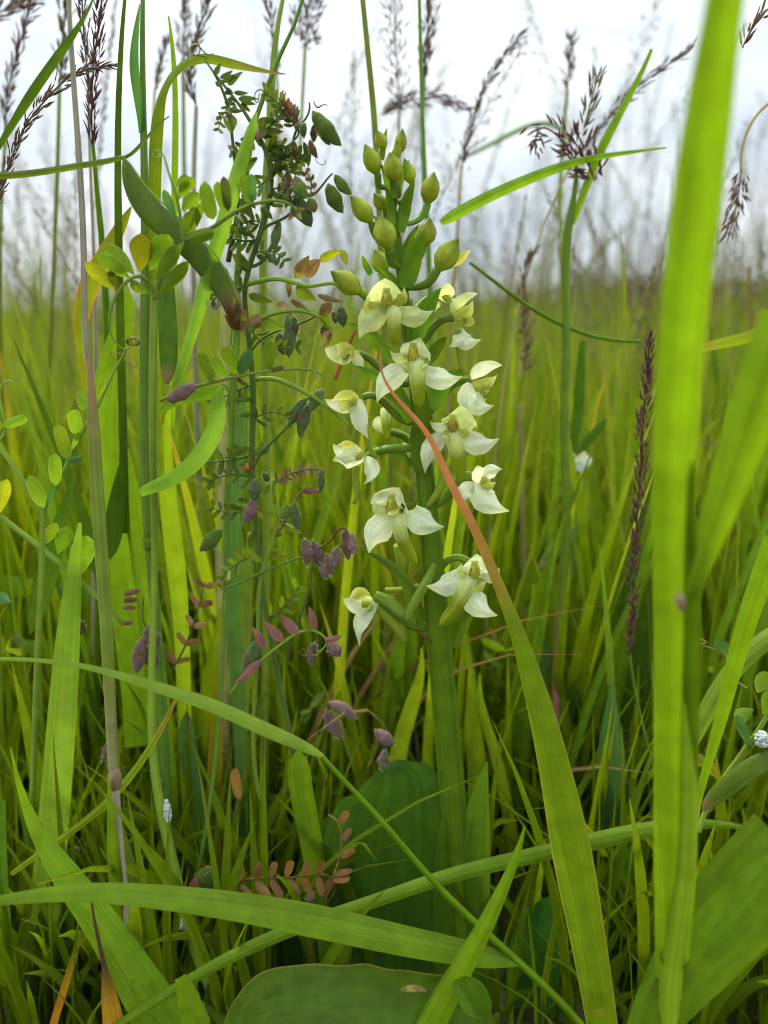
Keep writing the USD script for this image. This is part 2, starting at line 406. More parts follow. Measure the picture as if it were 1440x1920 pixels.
leafmat('seed_green', (.40, .42, .17), (.46, .38, .18), trans=.5, rough=.6, island=True, vary=.25, bump=0)
leafmat('hair', (.62, .66, .55), trans=.5, stripe=1, bump=0)
leafmat('flower_far', (.6, .65, .68), (.5, .55, .6), trans=.3)
leafmat('hedge_leaf', (.10, .12, .04), (.13, .14, .05), trans=.3, island=True, vary=.3, bump=0)
M['spittle'] = usdkit.material(stage, '/World/Looks/spittle', {
    'g': ('geometry', {}), 'v': ('voronoi_texture', {'scale': 1500.0}), 'b': ('bump', {'strength': .9, 'distance': .0006, 'invert': True}),
    'p': ('principled_bsdf', {'base_color': (.50, .55, .53), 'roughness': .4})},
    [('g.position', 'v.vector'), ('v.distance', 'b.height'), ('b.normal', 'p.normal')], surface='p.BSDF')
M['soil'] = usdkit.material(stage, '/World/Looks/soil', {
    'g': ('geometry', {}), 'n': ('noise_texture', {'scale': 60.0, 'detail': 6.0, 'roughness': .65}),
    'far': ('noise_texture', {'scale': 1.5, 'detail': 4.0}),
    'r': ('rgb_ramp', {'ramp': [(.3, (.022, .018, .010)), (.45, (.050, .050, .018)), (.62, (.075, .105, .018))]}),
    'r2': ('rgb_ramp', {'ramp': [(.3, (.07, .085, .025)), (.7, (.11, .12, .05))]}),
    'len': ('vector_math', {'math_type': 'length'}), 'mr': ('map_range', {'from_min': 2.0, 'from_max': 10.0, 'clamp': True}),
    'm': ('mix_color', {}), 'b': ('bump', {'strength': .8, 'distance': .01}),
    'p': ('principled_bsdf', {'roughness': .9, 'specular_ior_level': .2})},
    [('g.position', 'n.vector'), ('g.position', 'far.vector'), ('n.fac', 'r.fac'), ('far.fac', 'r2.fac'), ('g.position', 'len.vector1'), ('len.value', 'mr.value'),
     ('mr.result', 'm.fac'), ('r.color', 'm.a'), ('r2.color', 'm.b'), ('m.result', 'p.base_color'), ('n.fac', 'b.height'), ('b.normal', 'p.normal')], surface='p.BSDF')

# ------------------------------------------------------------------ ground, far hedge
def ground_mesh():
    xs = np.sign(np.linspace(-1, 1, 81)) * np.abs(np.linspace(-1, 1, 81)) ** 3 * 220
    ys = np.sign(np.linspace(-1, 1, 81)) * np.abs(np.linspace(-1, 1, 81)) ** 3 * 260
    X, Yg = np.meshgrid(xs, ys)
    Z = 0.02 * (meshkit.noise(np.stack([X * 3, Yg * 3, X * 0], -1)) - .5) * np.clip(np.hypot(X, Yg) / 2, 0, 1)
    v = np.stack([X, Yg, Z], -1).reshape(-1, 3)
    return v, quads(grid_faces(81, 81)), np.stack([X, Yg], -1).reshape(-1, 2)


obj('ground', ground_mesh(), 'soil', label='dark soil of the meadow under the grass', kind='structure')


def leaf_cloud(centres, radii, n, size, seed):
    """many small leaf quads spread through ellipsoids"""
    q = np.random.default_rng(seed)
    ci = q.integers(0, len(centres), n)
    d = nrm(q.normal(size=(n, 3))) * (q.uniform(.5, 1.0, (n, 1)) ** .5)
    p = np.asarray(centres)[ci] + d * np.asarray(radii)[ci]
    p[:, 2] = np.maximum(p[:, 2], .03)
    a, b = nrm(q.normal(size=(n, 3))), q.normal(size=(n, 3))
    b = nrm(np.cross(a, b))
    s = size * q.uniform(.6, 1.4, (n, 1))
    v = np.stack([p - a * s, p + b * s * .5, p + a * s, p - b * s * .5], 1).reshape(-1, 3)
    f = np.arange(4 * n).reshape(n, 4)
    return v, quads(f), np.tile([[0, 0], [.5, .5], [0, 1], [1, .5]], (n, 1)).astype(float)


HEDGE = [  # far bushes at the field's edge: x pixel, top pixel, Y, half width m
    (905, 560, 46, 3.2), (1010, 548, 44, 3.0), (1100, 524, 42, 3.4), (1180, 506, 41, 2.8), (1270, 512, 43, 3.2), (1365, 520, 42, 3.2), (1440, 530, 44, 3.5), (1540, 524, 44, 4.0)]
for i, (x, y, Yh, hw) in enumerate(HEDGE):
    top = W(x, y, Yh)
    base = np.array([top[0], Yh, 0.0])
    q = np.random.default_rng(50 + i)
    cs = base + np.stack([q.uniform(-hw, hw, 14), q.uniform(-1.2, 1.2, 14), q.uniform(.25, .75, 14) * top[2]], 1)
    rs = np.stack([q.uniform(.8, 1.4, 14), q.uniform(.7, 1.2, 14), q.uniform(.25, .40, 14) * top[2]], 1)
    t = thing('far_bush', f"blurred dull green bush of the far hedge, {['lowest and leftmost, just right of the orchid', 'second from the orchid', 'left of the brown cluster stalk', 'tallest, left of the big blurred blade', 'behind the big blurred blade', 'right of the big blurred blade', 'at the right edge', 'rightmost, cut by the frame'][i]}", 'bush', base)
    obj('trunk', tube3(np.array([base, base + [0, 0, top[2] * .3], base + [.1, 0, top[2] * .6]]), np.array([.14, .1, .05])), 'withered', t)
    obj('crown', leaf_cloud(cs, rs, 2600, .12, 80 + i), 'hedge_leaf', t)

# ------------------------------------------------------------------ meadow grass (uncountable): tufts through PointInstancers
def arc_blade(q, h, w, lean, az, base, n=7, curl=.5):
    s = np.linspace(0, 1, n)
    d = np.array([math.cos(az), math.sin(az), 0])
    out = lean * h * s ** 1.8
    z = h * (s - curl * lean * .6 * s ** 2.5)
    P = np.asarray(base) + d * out[:, None] + np.stack([0 * s, 0 * s, z], 1)
    wd = w * np.interp(s, [0, .3, .7, 1], [.7, 1, .75, .03])
    return sheet(P, wd, np.full(n, q.uniform(-1.2, 1.2)), cup=0, fold=.35, nu=3, ref=np.asarray(base) + [q.normal(), -6, .5])


def tuft(seed, nb, hmin, hmax, spread, wmin=.0022, wmax=.0048, lmax=.75):
    q = np.random.default_rng(seed)
    out = []
    for k in range(nb):
        a, r = q.uniform(0, 6.28), spread * q.uniform() ** .5
        out.append(arc_blade(q, q.uniform(hmin, hmax), q.uniform(wmin, wmax), q.uniform(.05, lmax) ** 1.3, q.uniform(0, 6.28), (r * math.cos(a), r * math.sin(a), 0)))
    return join(out)


def instancer(name, label, protos, mat, places, cat='grass'):
    """places: (x, y, z, rotz, scale)"""
    path = '/World/' + numbered('/World', name)
    pi = UsdGeom.PointInstancer.Define(stage, path)
    tag(pi.GetPrim(), label, cat, kind='stuff')
    rel = pi.CreatePrototypesRel()
    for i, m in enumerate(protos):
        p = path + '/' + numbered(path, 'tuft')
        usdkit.mesh(stage, p, (m[0], m[1]), M[mat], smooth=True, uv=m[2])
        rel.AddTarget(p)
    q = np.random.default_rng(3)
    pi.CreatePositionsAttr(Vt.Vec3fArray([Gf.Vec3f(*map(float, r[:3])) for r in places]))
    pi.CreateProtoIndicesAttr(Vt.IntArray([int(k) for k in q.integers(0, len(protos), len(places))]))
    pi.CreateOrientationsAttr(Vt.QuathArray([Gf.Quath(math.cos(r[3] / 2), 0, 0, math.sin(r[3] / 2)) for r in places]))
    pi.CreateScalesAttr(Vt.Vec3fArray([Gf.Vec3f(float(r[4]), float(r[4]), float(r[4])) for r in places]))


def scatter(n, y0, y1, seed, smin=.8, smax=1.2, margin=1.15, power=1.0, side=0.04):
    q = np.random.default_rng(seed)
    out = []
    for _ in range(n):
        y = (y0 ** power + (y1 ** power - y0 ** power) * q.uniform()) ** (1 / power)
        hw = .52 * y * margin + side
        out.append((q.uniform(-hw, hw), y, 0, q.uniform(0, 6.28), q.uniform(smin, smax)))
    return out


instancer('meadow_grass', 'dense green meadow grass filling the ground behind the orchid', [tuft(100 + i, 26, .11, .235, .05) for i in range(6)], 'grass_tuft', scatter(1750, .44, 2.8, 21, .7, 1.1, power=1.6))
instancer('meadow_grass', 'blurred meadow grass stretching to the horizon', [tuft(120 + i, 44, .14, .34, .18, .004, .008) for i in range(5)], 'grass_tuft', scatter(5200, 2.5, 42, 22, .75, 1.35, power=1.25))
instancer('meadow_grass', 'soft upright grass blades of the middle distance behind the orchid', [tuft(160 + i, 12, .13, .27, .045, .003, .006, .35) for i in range(6)], 'grass_tuft', scatter(640, .33, 1.3, 24, .7, 1.15, power=1.5))
instancer('low_grass', 'short grass and moss at the foot of the orchid', [tuft(140 + i, 15, .025, .115, .03, .0024, .0054) for i in range(6)], 'grass_low', [r for r in scatter(720, .215, .62, 23, .6, 1.25, power=1.4, margin=1.3) if not (-.045 < r[0] < .045 and r[1] < .262)])


# ------------------------------------------------------------------ individual background blades and seed-head stems (instances)
def copies(proto_path, name, spots, label, cat, group):
    for (x, y, z, rz, sc) in spots:
        p = '/World/' + numbered('/World', name)
        xf = UsdGeom.Xform.Define(stage, p)
        xf.AddTranslateOp().Set(Gf.Vec3d(x, y, z)); xf.AddRotateZOp().Set(math.degrees(rz)); xf.AddScaleOp().Set(Gf.Vec3f(sc, sc, sc))
        xf.GetPrim().GetReferences().AddInternalReference(proto_path)
        xf.GetPrim().SetInstanceable(True)
        tag(xf.GetPrim(), label, cat, group)


stage.CreateClassPrim('/World/Kinds')


def kind(name):
    p = '/World/Kinds/' + numbered('/World/Kinds', name)
    UsdGeom.Xform.Define(stage, p)
    ORIGIN['/World/Kinds'] = np.zeros(3)
    return p


blade_kinds = []
for i in range(7):
    q = np.random.default_rng(200 + i)
    k = kind('grass_blade_kind')
    obj('blade', arc_blade(q, .22, q.uniform(.0035, .0062), q.uniform(.02, .35), q.uniform(-2.8, -.3) if i % 2 else q.uniform(.3, 2.8), (0, 0, 0), n=12), ['grass', 'grass_yellow', 'grass', 'grass_pale', 'grass_yellow', 'grass', 'grass_dark'][i], k)
    blade_kinds.append(k)
qq = np.random.default_rng(31)
for i in range(190):
    y = .285 + .30 * qq.uniform() ** 1.3
    px = qq.uniform(-80, 1520)
    top = qq.uniform(640, 1250) if px < 1000 or qq.uniform() < .5 else qq.uniform(560, 1000)
    z = W(px, top, y)[2]
    x = (px - 720) / F * (y + .02)
    copies(blade_kinds[i % 7], 'grass_shoot', [(x, y, 0, qq.uniform(-.7, .7), max(.3, z / .20))], *(lambda w: (w + ' of the orchid', 'grass', w + ' of the orchid'))(f"soft {['bright green', 'yellow-green', 'fresh green', 'pale green', 'lemon green', 'mid green', 'dark green'][i % 7]} grass blade blurred in the background {'left' if px < 560 else 'right' if px > 960 else 'just beyond the stem'}"))


def stem_kind(i, h, style, mat, culm):
    q = np.random.default_rng(300 + i)
    k = kind('grass_stem_kind')
    lean, az = q.uniform(.06, .46), q.uniform(-.6, .6) + (math.pi if i % 2 else 0)
    s = np.linspace(0, 1, 16)
    P = np.stack([lean * h * s ** 2.2 * math.cos(az), lean * h * s ** 2.2 * math.sin(az), h * s * (1 - .08 * lean * s)], 1)
    obj('culm', tube3(P, .0009 * (1 - .55 * s), 5), culm, k)
    a = PchipInterpolator(s, P)(np.linspace(.72, 1.0, 12))
    t = np.linspace(0, 1, 12)
    if style == 'spike':
        m = seedhead3(a, .0018 * np.sin(np.pi * np.clip(t * .9 + .1, 0, 1)), 70, .0055, .0016, i, .25)
    elif style == 'panicle':
        m = seedhead3(a, .012 * np.sin(np.pi * np.clip(t * .75 + .25, 0, 1)) + .001, 110, .0055, .0015, i, .6, .15)
    else:
        m = seedhead3(a, .006 * np.sin(np.pi * np.clip(t * .85 + .15, 0, 1)) + .0005, 80, .006, .0015, i, .35)
    obj('seed_head', m, mat, k)
    obj('leaf', arc_blade(q, h * .3, .003, .6, q.uniform(0, 6.28), P[6]), 'grass_olive', k)
    return k


stem_kinds = [stem_kind(i, *a) for i, a in enumerate([
    (.50, 'spike', 'seed_purple', 'culm_tan'), (.46, 'narrow', 'seed_purple', 'culm_green'), (.55, 'panicle', 'seed_purple', 'culm_tan'),
    (.48, 'narrow', 'seed_brown', 'culm_olive'), (.52, 'spike', 'seed_green', 'culm_olive'), (.50, 'panicle', 'seed_brown', 'culm_tan'), (.44, 'narrow', 'seed_green', 'culm_green')])]
q = np.random.default_rng(41)
for i in range(290):
    y = .50 + 3.6 * q.uniform() ** 1.6
    x = q.uniform(-.55, .55) * y
    if i >= 220:   # the near brownish heads, thickest at the right
        y = q.uniform(.45, 1.1)
        x = (q.uniform(.10, .52) if i % 4 else q.uniform(-.5, -.12)) * y
    top_px = q.uniform(60, 560) if q.uniform() < .72 else q.uniform(380, 600)
    if i >= 220:
        top_px = q.uniform(250, 560)
    if i % 8 == 5:
        top_px = q.uniform(600, 860)
    if 610 < 720 + F * x / y < 880 and q.uniform() < .45:
        top_px = max(top_px, 300)
    z = max(.1, W(720, top_px, y)[2])
    copies(stem_kinds[i % 7], 'grass_plant', [(x, y, 0, q.uniform(0, 6.28), min(z / .48, 2.2))], *(lambda w: (w, 'grass', w))(f"blurred grass stem with {['a thin purplish spike', 'a narrow purple head', 'a loose purple panicle', 'a narrow tan head', 'a thin olive spike', 'a loose tan panicle', 'a narrow olive head'][i % 7]} in the {'left' if x < -.16 * y else 'right' if x > .16 * y else 'middle'} of the sky"))


def stem_stuff(seed):
    m = []
    q = np.random.default_rng(seed)
    for k in range(7):
        x, y = q.uniform(-.35, .35), q.uniform(-.35, .35)
        h = q.uniform(.4, .72)
        s = np.linspace(0, 1, 8)
        P = np.stack([x + q.uniform(-.1, .1) * h * s ** 2, y + q.uniform(-.1, .1) * h * s ** 2, h * s], 1)
        m.append(tube3(P, .0012 * (1 - .5 * s), 4))
        m.append(seedhead3(PchipInterpolator(s, P)(np.linspace(.75, 1, 6)), np.full(6, .008), 26, .011, .003, seed * 9 + k, .4))
    return join(m)


instancer('far_seed_heads', 'mass of far blurred brownish seed heads above the meadow', [stem_stuff(500 + i) for i in range(5)], 'seed_brown', scatter(230, 3.0, 26, 43, .7, 1.1, power=1.4))

# ------------------------------------------------------------------ traced grasses
Y0 = 0.230      # the orchid's distance


def to_ground(c):
    """carries a blade's lower end on into the soil"""
    c = [tuple(r) for r in c]
    r, p = c[-1], c[-2]
    yg = 960 + F * math.tan(math.atan2(CAM[2], r[2]) - PITCH) + 25
    if r[1] < yg - 20 and r[1] > p[1]:
        sl = max(-.15, min(.15, (r[0] - p[0]) / max(r[1] - p[1], 1)))
        c.append((r[0] + sl * (yg - r[1]), yg, r[2], max(r[3] * .75, 6)))
    return c


def one_blade(c, mat, label, name='grass_shoot', cat='grass', ground=False, **k):
    if ground:
        c = to_ground(c)
    b = W(*c[-1][:3]) if c[-1][1] > c[0][1] else W(*c[0][:3])
    t = thing(name, label, cat, b)
    obj('blade', blade(c, **k), mat, t)
    return t


# tall pale tan culm rising from its sheath at left
t = thing('grass_plant', 'tall grass stem with pinkish tipped sheath and hairy node, left of the vetch', 'grass', W(258, 1880, .205))
obj('culm', tube([(128, -20, .235, 9), (145, 250, .23, 11), (157, 480, .226, 12), (163, 660, .2225, 11), (168, 700, .2225, 7)], n=40), 'purple_culm', t)
obj('leaf_sheath', tube([(213, 1462, .2075, 18), (207, 1330, .209, 21), (196, 1120, .212, 24), (184, 950, .215, 25), (175, 800, .218, 22), (170, 720, .220, 14), (167, 662, .2215, 4)], n=44, ns=14, flat=.5, flat_to_cam=True), 'sheath', t)
nd = obj('node', egg((214, 1440), (216, 1482), 28, .2075, prof=((0, .55), (.25, .85), (.5, 1), (.75, .85), (1, .5))), 'papery', t)
obj('lower_culm', tube([(216, 1475, .2075, 17), (224, 1600, .206, 19), (238, 1730, .205, 24), (258, 1880, .203, 30), (264, 1960, .202, 32)]), 'purple_culm', t)
obj('leaf', blade([(202, 1450, .203, 2), (208, 1530, .203, 14), (216, 1640, .203, 26), (232, 1740, .203, 36), (252, 1850, .203, 44), (258, 1900, .203, 30)], cup=.3), 'grass', t)

t = thing('grass_plant', 'upright blue-green grass culm with erect flag leaf and ringed node', 'grass', W(330, 1900, .262))
obj('culm', tube([(268, -20, .243, 8), (269, 240, .243, 13), (272, 440, .243, 16), (270, 700, .243, 17), (272, 900, .243, 17), (277, 1012, .244, 15)], n=40), 'culm_green', t)
obj('node', egg((276, 1006), (279, 1030), 19, .244, prof=((0, .7), (.3, 1), (.7, 1), (1, .7))), 'grass_pale', t)
obj('lower_culm', tube([(278, 1022, .244, 15), (287, 1100, .247, 19), (300, 1260, .25, 20), (312, 1500, .255, 20), (330, 1900, .262, 20)]), 'culm_green', t)
obj('flag_leaf', blade([(262, 8, .240, 2), (254, 70, .240, 12), (252, 130, .240, 17), (260, 190, .241, 16), (267, 250, .242, 13)], cup=.3), 'grass_blue', t)
obj('leaf', blade([(232, 820, .262, 3), (246, 900, .262, 22), (266, 1050, .262, 34), (290, 1250, .262, 38), (310, 1450, .262, 40), (325, 1800, .262, 40)], cup=.1), 'grass', t)

t = one_blade([(535, 139, .234, 2), (500, 134, .234, 6), (462, 126, .233, 12), (425, 117, .232, 17, 10), (382, 109, .231, 17, 15), (342, 122, .231, 18, 40), (310, 160, .232, 21, 55), (295, 225, .234, 24, 25), (291, 300, .236, 24, 5), (289, 420, .239, 22), (290, 600, .243, 20), (300, 900, .25, 18)],
              'olive_tip', 'olive grass leaf arching over with a brown pointed tip that the vetch clings to', n=70, cup=.25)
obj('tendril', tube([(388, 110, .229, 3), (372, 104, .228, 3), (358, 98, .228, 3), (360, 86, .227, 3), (372, 84, .227, 3), (374, 98, .227, 3), (362, 103, .226, 3), (357, 92, .226, 3), (366, 84, .226, 3), (378, 92, .227, 3), (400, 100, .228, 2)], n=50, ns=6), 'tendril', t)
one_blade([(176, -5, .226, 3), (152, 42, .226, 8), (118, 92, .226, 15), (62, 172, .226, 17), (25, 230, .226, 13), (-12, 292, .226, 8)], 'grass_dark', 'dark olive grass blade slanting across the upper left corner', n=30, cup=.35)
one_blade([(318, 218, .224, 2), (272, 262, .224, 6), (236, 292, .224, 8, 35), (222, 297, .224, 9), (160, 309, .223, 11), (80, 322, .222, 12), (-15, 329, .221, 13)], 'grass_olive', 'thin folded grass blade lying level across the left edge, kinked by the pod tip', n=30, fold=.7)
one_blade([(236, -20, .245, 5), (224, 146, .245, 10), (221, 292, .245, 12), (222, 420, .246, 14), (228, 700, .25, 15), (236, 1000, .256, 14)], 'grass_dark', 'straight narrow green blade next to the flag leaf', n=30, cup=.3)
one_blade([(316, 30, .27, 3), (326, 121, .27, 9), (328, 316, .27, 12), (326, 500, .272, 12), (322, 800, .28, 12)], 'grass', 'slim upright blade to the right of the bent leaf, softly blurred')
one_blade([(481, 210, .219, 3), (471, 245, .219, 18), (448, 318, .219, 26), (425, 400, .218, 29), (402, 475, .218, 28), (372, 585, .218, 24), (340, 690, .219, 18), (320, 760, .222, 12)], 'grass_pale', 'pale folded grass blade slanting in front of the long pea pod', n=40, fold=.55, sawn=.02)
one_blade([(418, 724, .216, 5), (409, 742, .216, 22, 20), (407, 778, .216, 32, 10), (388, 835, .216, 33), (352, 878, .216, 31), (318, 900, .216, 27), (283, 915, .217, 22), (262, 926, .219, 14)], 'grass_pale', 'curled green grass leaf looping over in front of the vetch stems', n=40, cup=.15)
one_blade([(300, 772, .224, 10), (330, 752, .222, 20), (368, 741, .219, 24), (400, 736, .2175, 22), (420, 724, .216, 5)], 'grass', 'short darker fold behind the curled grass leaf', n=24, cup=.2)
one_blade([(246, 388, .25, 3), (226, 425, .25, 20), (196, 480, .25, 30), (168, 535, .25, 36), (152, 600, .251, 26), (152, 660, .252, 14), (160, 740, .254, 8)], 'yellow_edge', 'yellowing grass leaf with orange margin curving behind the pale stem', n=34, cup=.3)
one_blade([(238, 534, 0.262, 3), (238, 572, 0.262, 30), (215, 660, .262, 42), (196, 760, .262, 50), (200, 900, .262, 50), (230, 1120, .264, 50), (260, 1400, .268, 50)], 'grass', 'wide soft green blade behind the left grass stems', n=30)

# bent stalk with two leaves crossing the foreground
t = thing('grass_plant', 'bent grass stalk with two long leaves sweeping across the bottom left', 'grass', W(1090, 1925, .178))
obj('culm', tube([(604, 1418, .186, 9), (640, 1458, .186, 10), (700, 1522, .185, 11), (820, 1660, .183, 13), (975, 1806, .180, 15), (1100, 1935, .177, 16)], n=40), 'big_grass', t)
obj('leaf', blade([(606, 1419, .186, 9), (570, 1400, .186, 20), (500, 1369, .186, 26), (400, 1324, .187, 25), (290, 1287, .188, 20), (205, 1261, .189, 13), (110, 1242, .190, 9), (0, 1235, .191, 7), (-30, 1234, .191, 5)], n=50, cup=.2), 'grass_pale', t)
obj('leaf', blade([(972, 1806, .1795, 12), (900, 1792, .178, 40), (750, 1762, .174, 52), (600, 1729, .171, 56), (450, 1701, .169, 50), (300, 1682, .168, 42), (150, 1674, .167, 32), (40, 1683, .167, 22), (-40, 1694, .167, 14)], n=60, cup=.22), 'grass', t)

t = one_blade([(716, 652, .205, 2), (721, 712, .205, 5), (758, 762, .205, 7), (800, 812, .204, 10), (838, 890, .203, 14), (884, 980, .201, 17), (930, 1085, .199, 20), (962, 1165, .197, 26), (1002, 1290, .194, 42), (1042, 1450, .190, 60), (1076, 1620, .186, 74), (1104, 1770, .182, 66), (1134, 1960, .178, 56)],
              'tip_grass', 'long grass blade with orange and grey withered tip arching before the orchid', n=90, cup=.2, fold=.12, nu=9)
one_blade([(200, 1935, .178, 14), (300, 1872, .180, 18), (420, 1801, .183, 22), (540, 1746, .186, 24), (700, 1690, .190, 24), (850, 1640, .195, 26), (1000, 1604, .199, 28), (1120, 1576, .202, 31), (1230, 1553, .204, 27), (1330, 1545, .205, 17), (1402, 1554, .206, 4)], 'grass', 'long narrow blade crossing the foreground from lower left to the right edge', n=60, fold=.35)
one_blade([(984, 1548, .170, 3), (966, 1610, .170, 14), (932, 1690, .169, 25), (886, 1780, .168, 36), (840, 1862, .167, 46), (795, 1955, .165, 54)], 'big_grass', 'short pointed bright blade rising at the bottom centre', n=30, cup=.3)
one_blade([(20, 1402, .19, 3), (45, 1500, .19, 15), (72, 1562, .19, 28), (130, 1650, .188, 50), (182, 1722, .187, 60), (255, 1835, .185, 76), (335, 1960, .183, 95)], 'grass', 'broad blade with fine tip leaning right in the bottom left corner', n=36, cup=.15)
one_blade([(150, 980, .235, 6), (134, 1120, .235, 34), (118, 1320, .234, 50), (108, 1450, .233, 53), (95, 1600, .232, 55), (80, 1750, .231, 56), (66, 1950, .23, 58)], 'grass_pale', 'wide pale upright blade near the left edge', n=30, cup=.1)
one_blade([(20, 1640, .21, 8), (110, 1576, .212, 12), (200, 1505, .214, 14), (270, 1420, .216, 13), (330, 1310, .219, 6)], 'grass_yellow', 'thin yellow-green blade slanting behind the pale node', n=24, fold=.4)
one_blade([(-5, 1640, .21, 10), (4, 1500, .21, 12), (10, 1700, .21, 15), (24, 1940, .208, 20)][1:], 'grass_dark', 'narrow dark blade along the left edge at the bottom', n=16)
one_blade([(162, 1734, .2, 5), (146, 1770, .2, 9), (130, 1822, .199, 12), (112, 1880, .198, 14), (98, 1930, .197, 14)], 'orange_blade', 'small yellow-orange withered blade at the bottom left', n=20, cup=.3)
one_blade([(218, 1945, .179, 40), (205, 1870, .180, 28), (194, 1805, .181, 9), (182, 1750, .182, 6), (172, 1690, .183, 4)], 'brown_blade', 'brown tipped orange blade pointing up at the bottom left', n=24, cup=.3)
one_blade([(338, 1832, .175, 20), (352, 1870, .175, 38), (372, 1940, .174, 54)], 'grass', 'cut-off blade stub with a ragged top at the bottom', n=16, sawn=.05)
one_blade([(560, 1404, 0.236, 3), (560, 1442, 0.236, 44), (580, 1560, .235, 42), (598, 1680, .234, 32), (606, 1760, .233, 22), (615, 1900, .233, 18)], 'grass', 'flat blade standing left of the dark basal leaf', n=24, cup=.1)

# large blurred grass close to the lens at right
t = thing('grass_plant', 'large bright grass stalk with broad leaves, blurred close to the camera at right', 'grass', W(1262, 1935, .150))
obj('leaf', blade([(1372, -80, .112, 66), (1350, 60, .114, 72), (1330, 200, .117, 84), (1303, 400, .121, 90), (1282, 600, .125, 84), (1266, 800, .130, 77), (1262, 1000, .134, 75), (1264, 1200, .138, 74), (1264, 1400, .142, 73), (1266, 1600, .146, 78), (1260, 1790, .150, 62), (1262, 1960, .153, 50)], n=80, fold=.35, nu=9), 'big_grass', t)
obj('culm', tube([(1283, 850, .1345, 26), (1287, 1120, .139, 34), (1290, 1400, .143, 36), (1284, 1640, .147, 36), (1262, 1800, .150, 40), (1262, 1960, .152, 46)], n=40, ns=12), 'big_culm', t)
obj('leaf_sheath', blade([(1296, 860, .132, 10), (1292, 1000, .134, 22), (1296, 1130, .136, 30), (1297, 1300, .139, 28), (1294, 1500, .143, 24), (1278, 1780, .149, 14)], n=40, cup=.3), 'big_grass', t)
obj('leaf', blade([(1290, 1125, .135, 22), (1322, 1035, .133, 46), (1368, 900, .131, 74), (1416, 760, .129, 92), (1478, 590, .127, 98)], n=40, fold=.4), 'big_grass', t)
obj('ligule', egg((1272, 1110), (1280, 1148), 18, .134), 'papery', t)
obj('node', egg((1261, 1785), (1262, 1808), 45, .1505, prof=((0, .86), (.5, 1), (1, .9))), 'big_grass', t)
t = one_blade([(1455, 1010, .175, 42), (1412, 1130, .177, 38), (1376, 1250, .179, 30), (1348, 1360, .181, 22), (1322, 1450, .183, 15), (1300, 1580, .186, 12)], 'big_grass', 'slim bright blade leaning out at the right edge', n=30, cup=.25)
one_blade([(1292, 1420, .198, 8), (1312, 1362, .197, 28), (1345, 1300, .196, 34), (1390, 1240, .195, 34), (1455, 1190, .194, 36)], 'grass_pale', 'pale pale-green blade bending to the right edge with a brown scar', n=24, fold=.4)
one_blade([(1180, 2010, .152, 50), (1236, 1895, .151, 92), (1310, 1785, .150, 136), (1388, 1690, .148, 158), (1480, 1590, .146, 160)], 'broad_leaf', 'very broad green leaf filling the bottom right corner', name='broad_leaf', cat='leaf', n=30, cup=.12, fold=.08, nu=9)

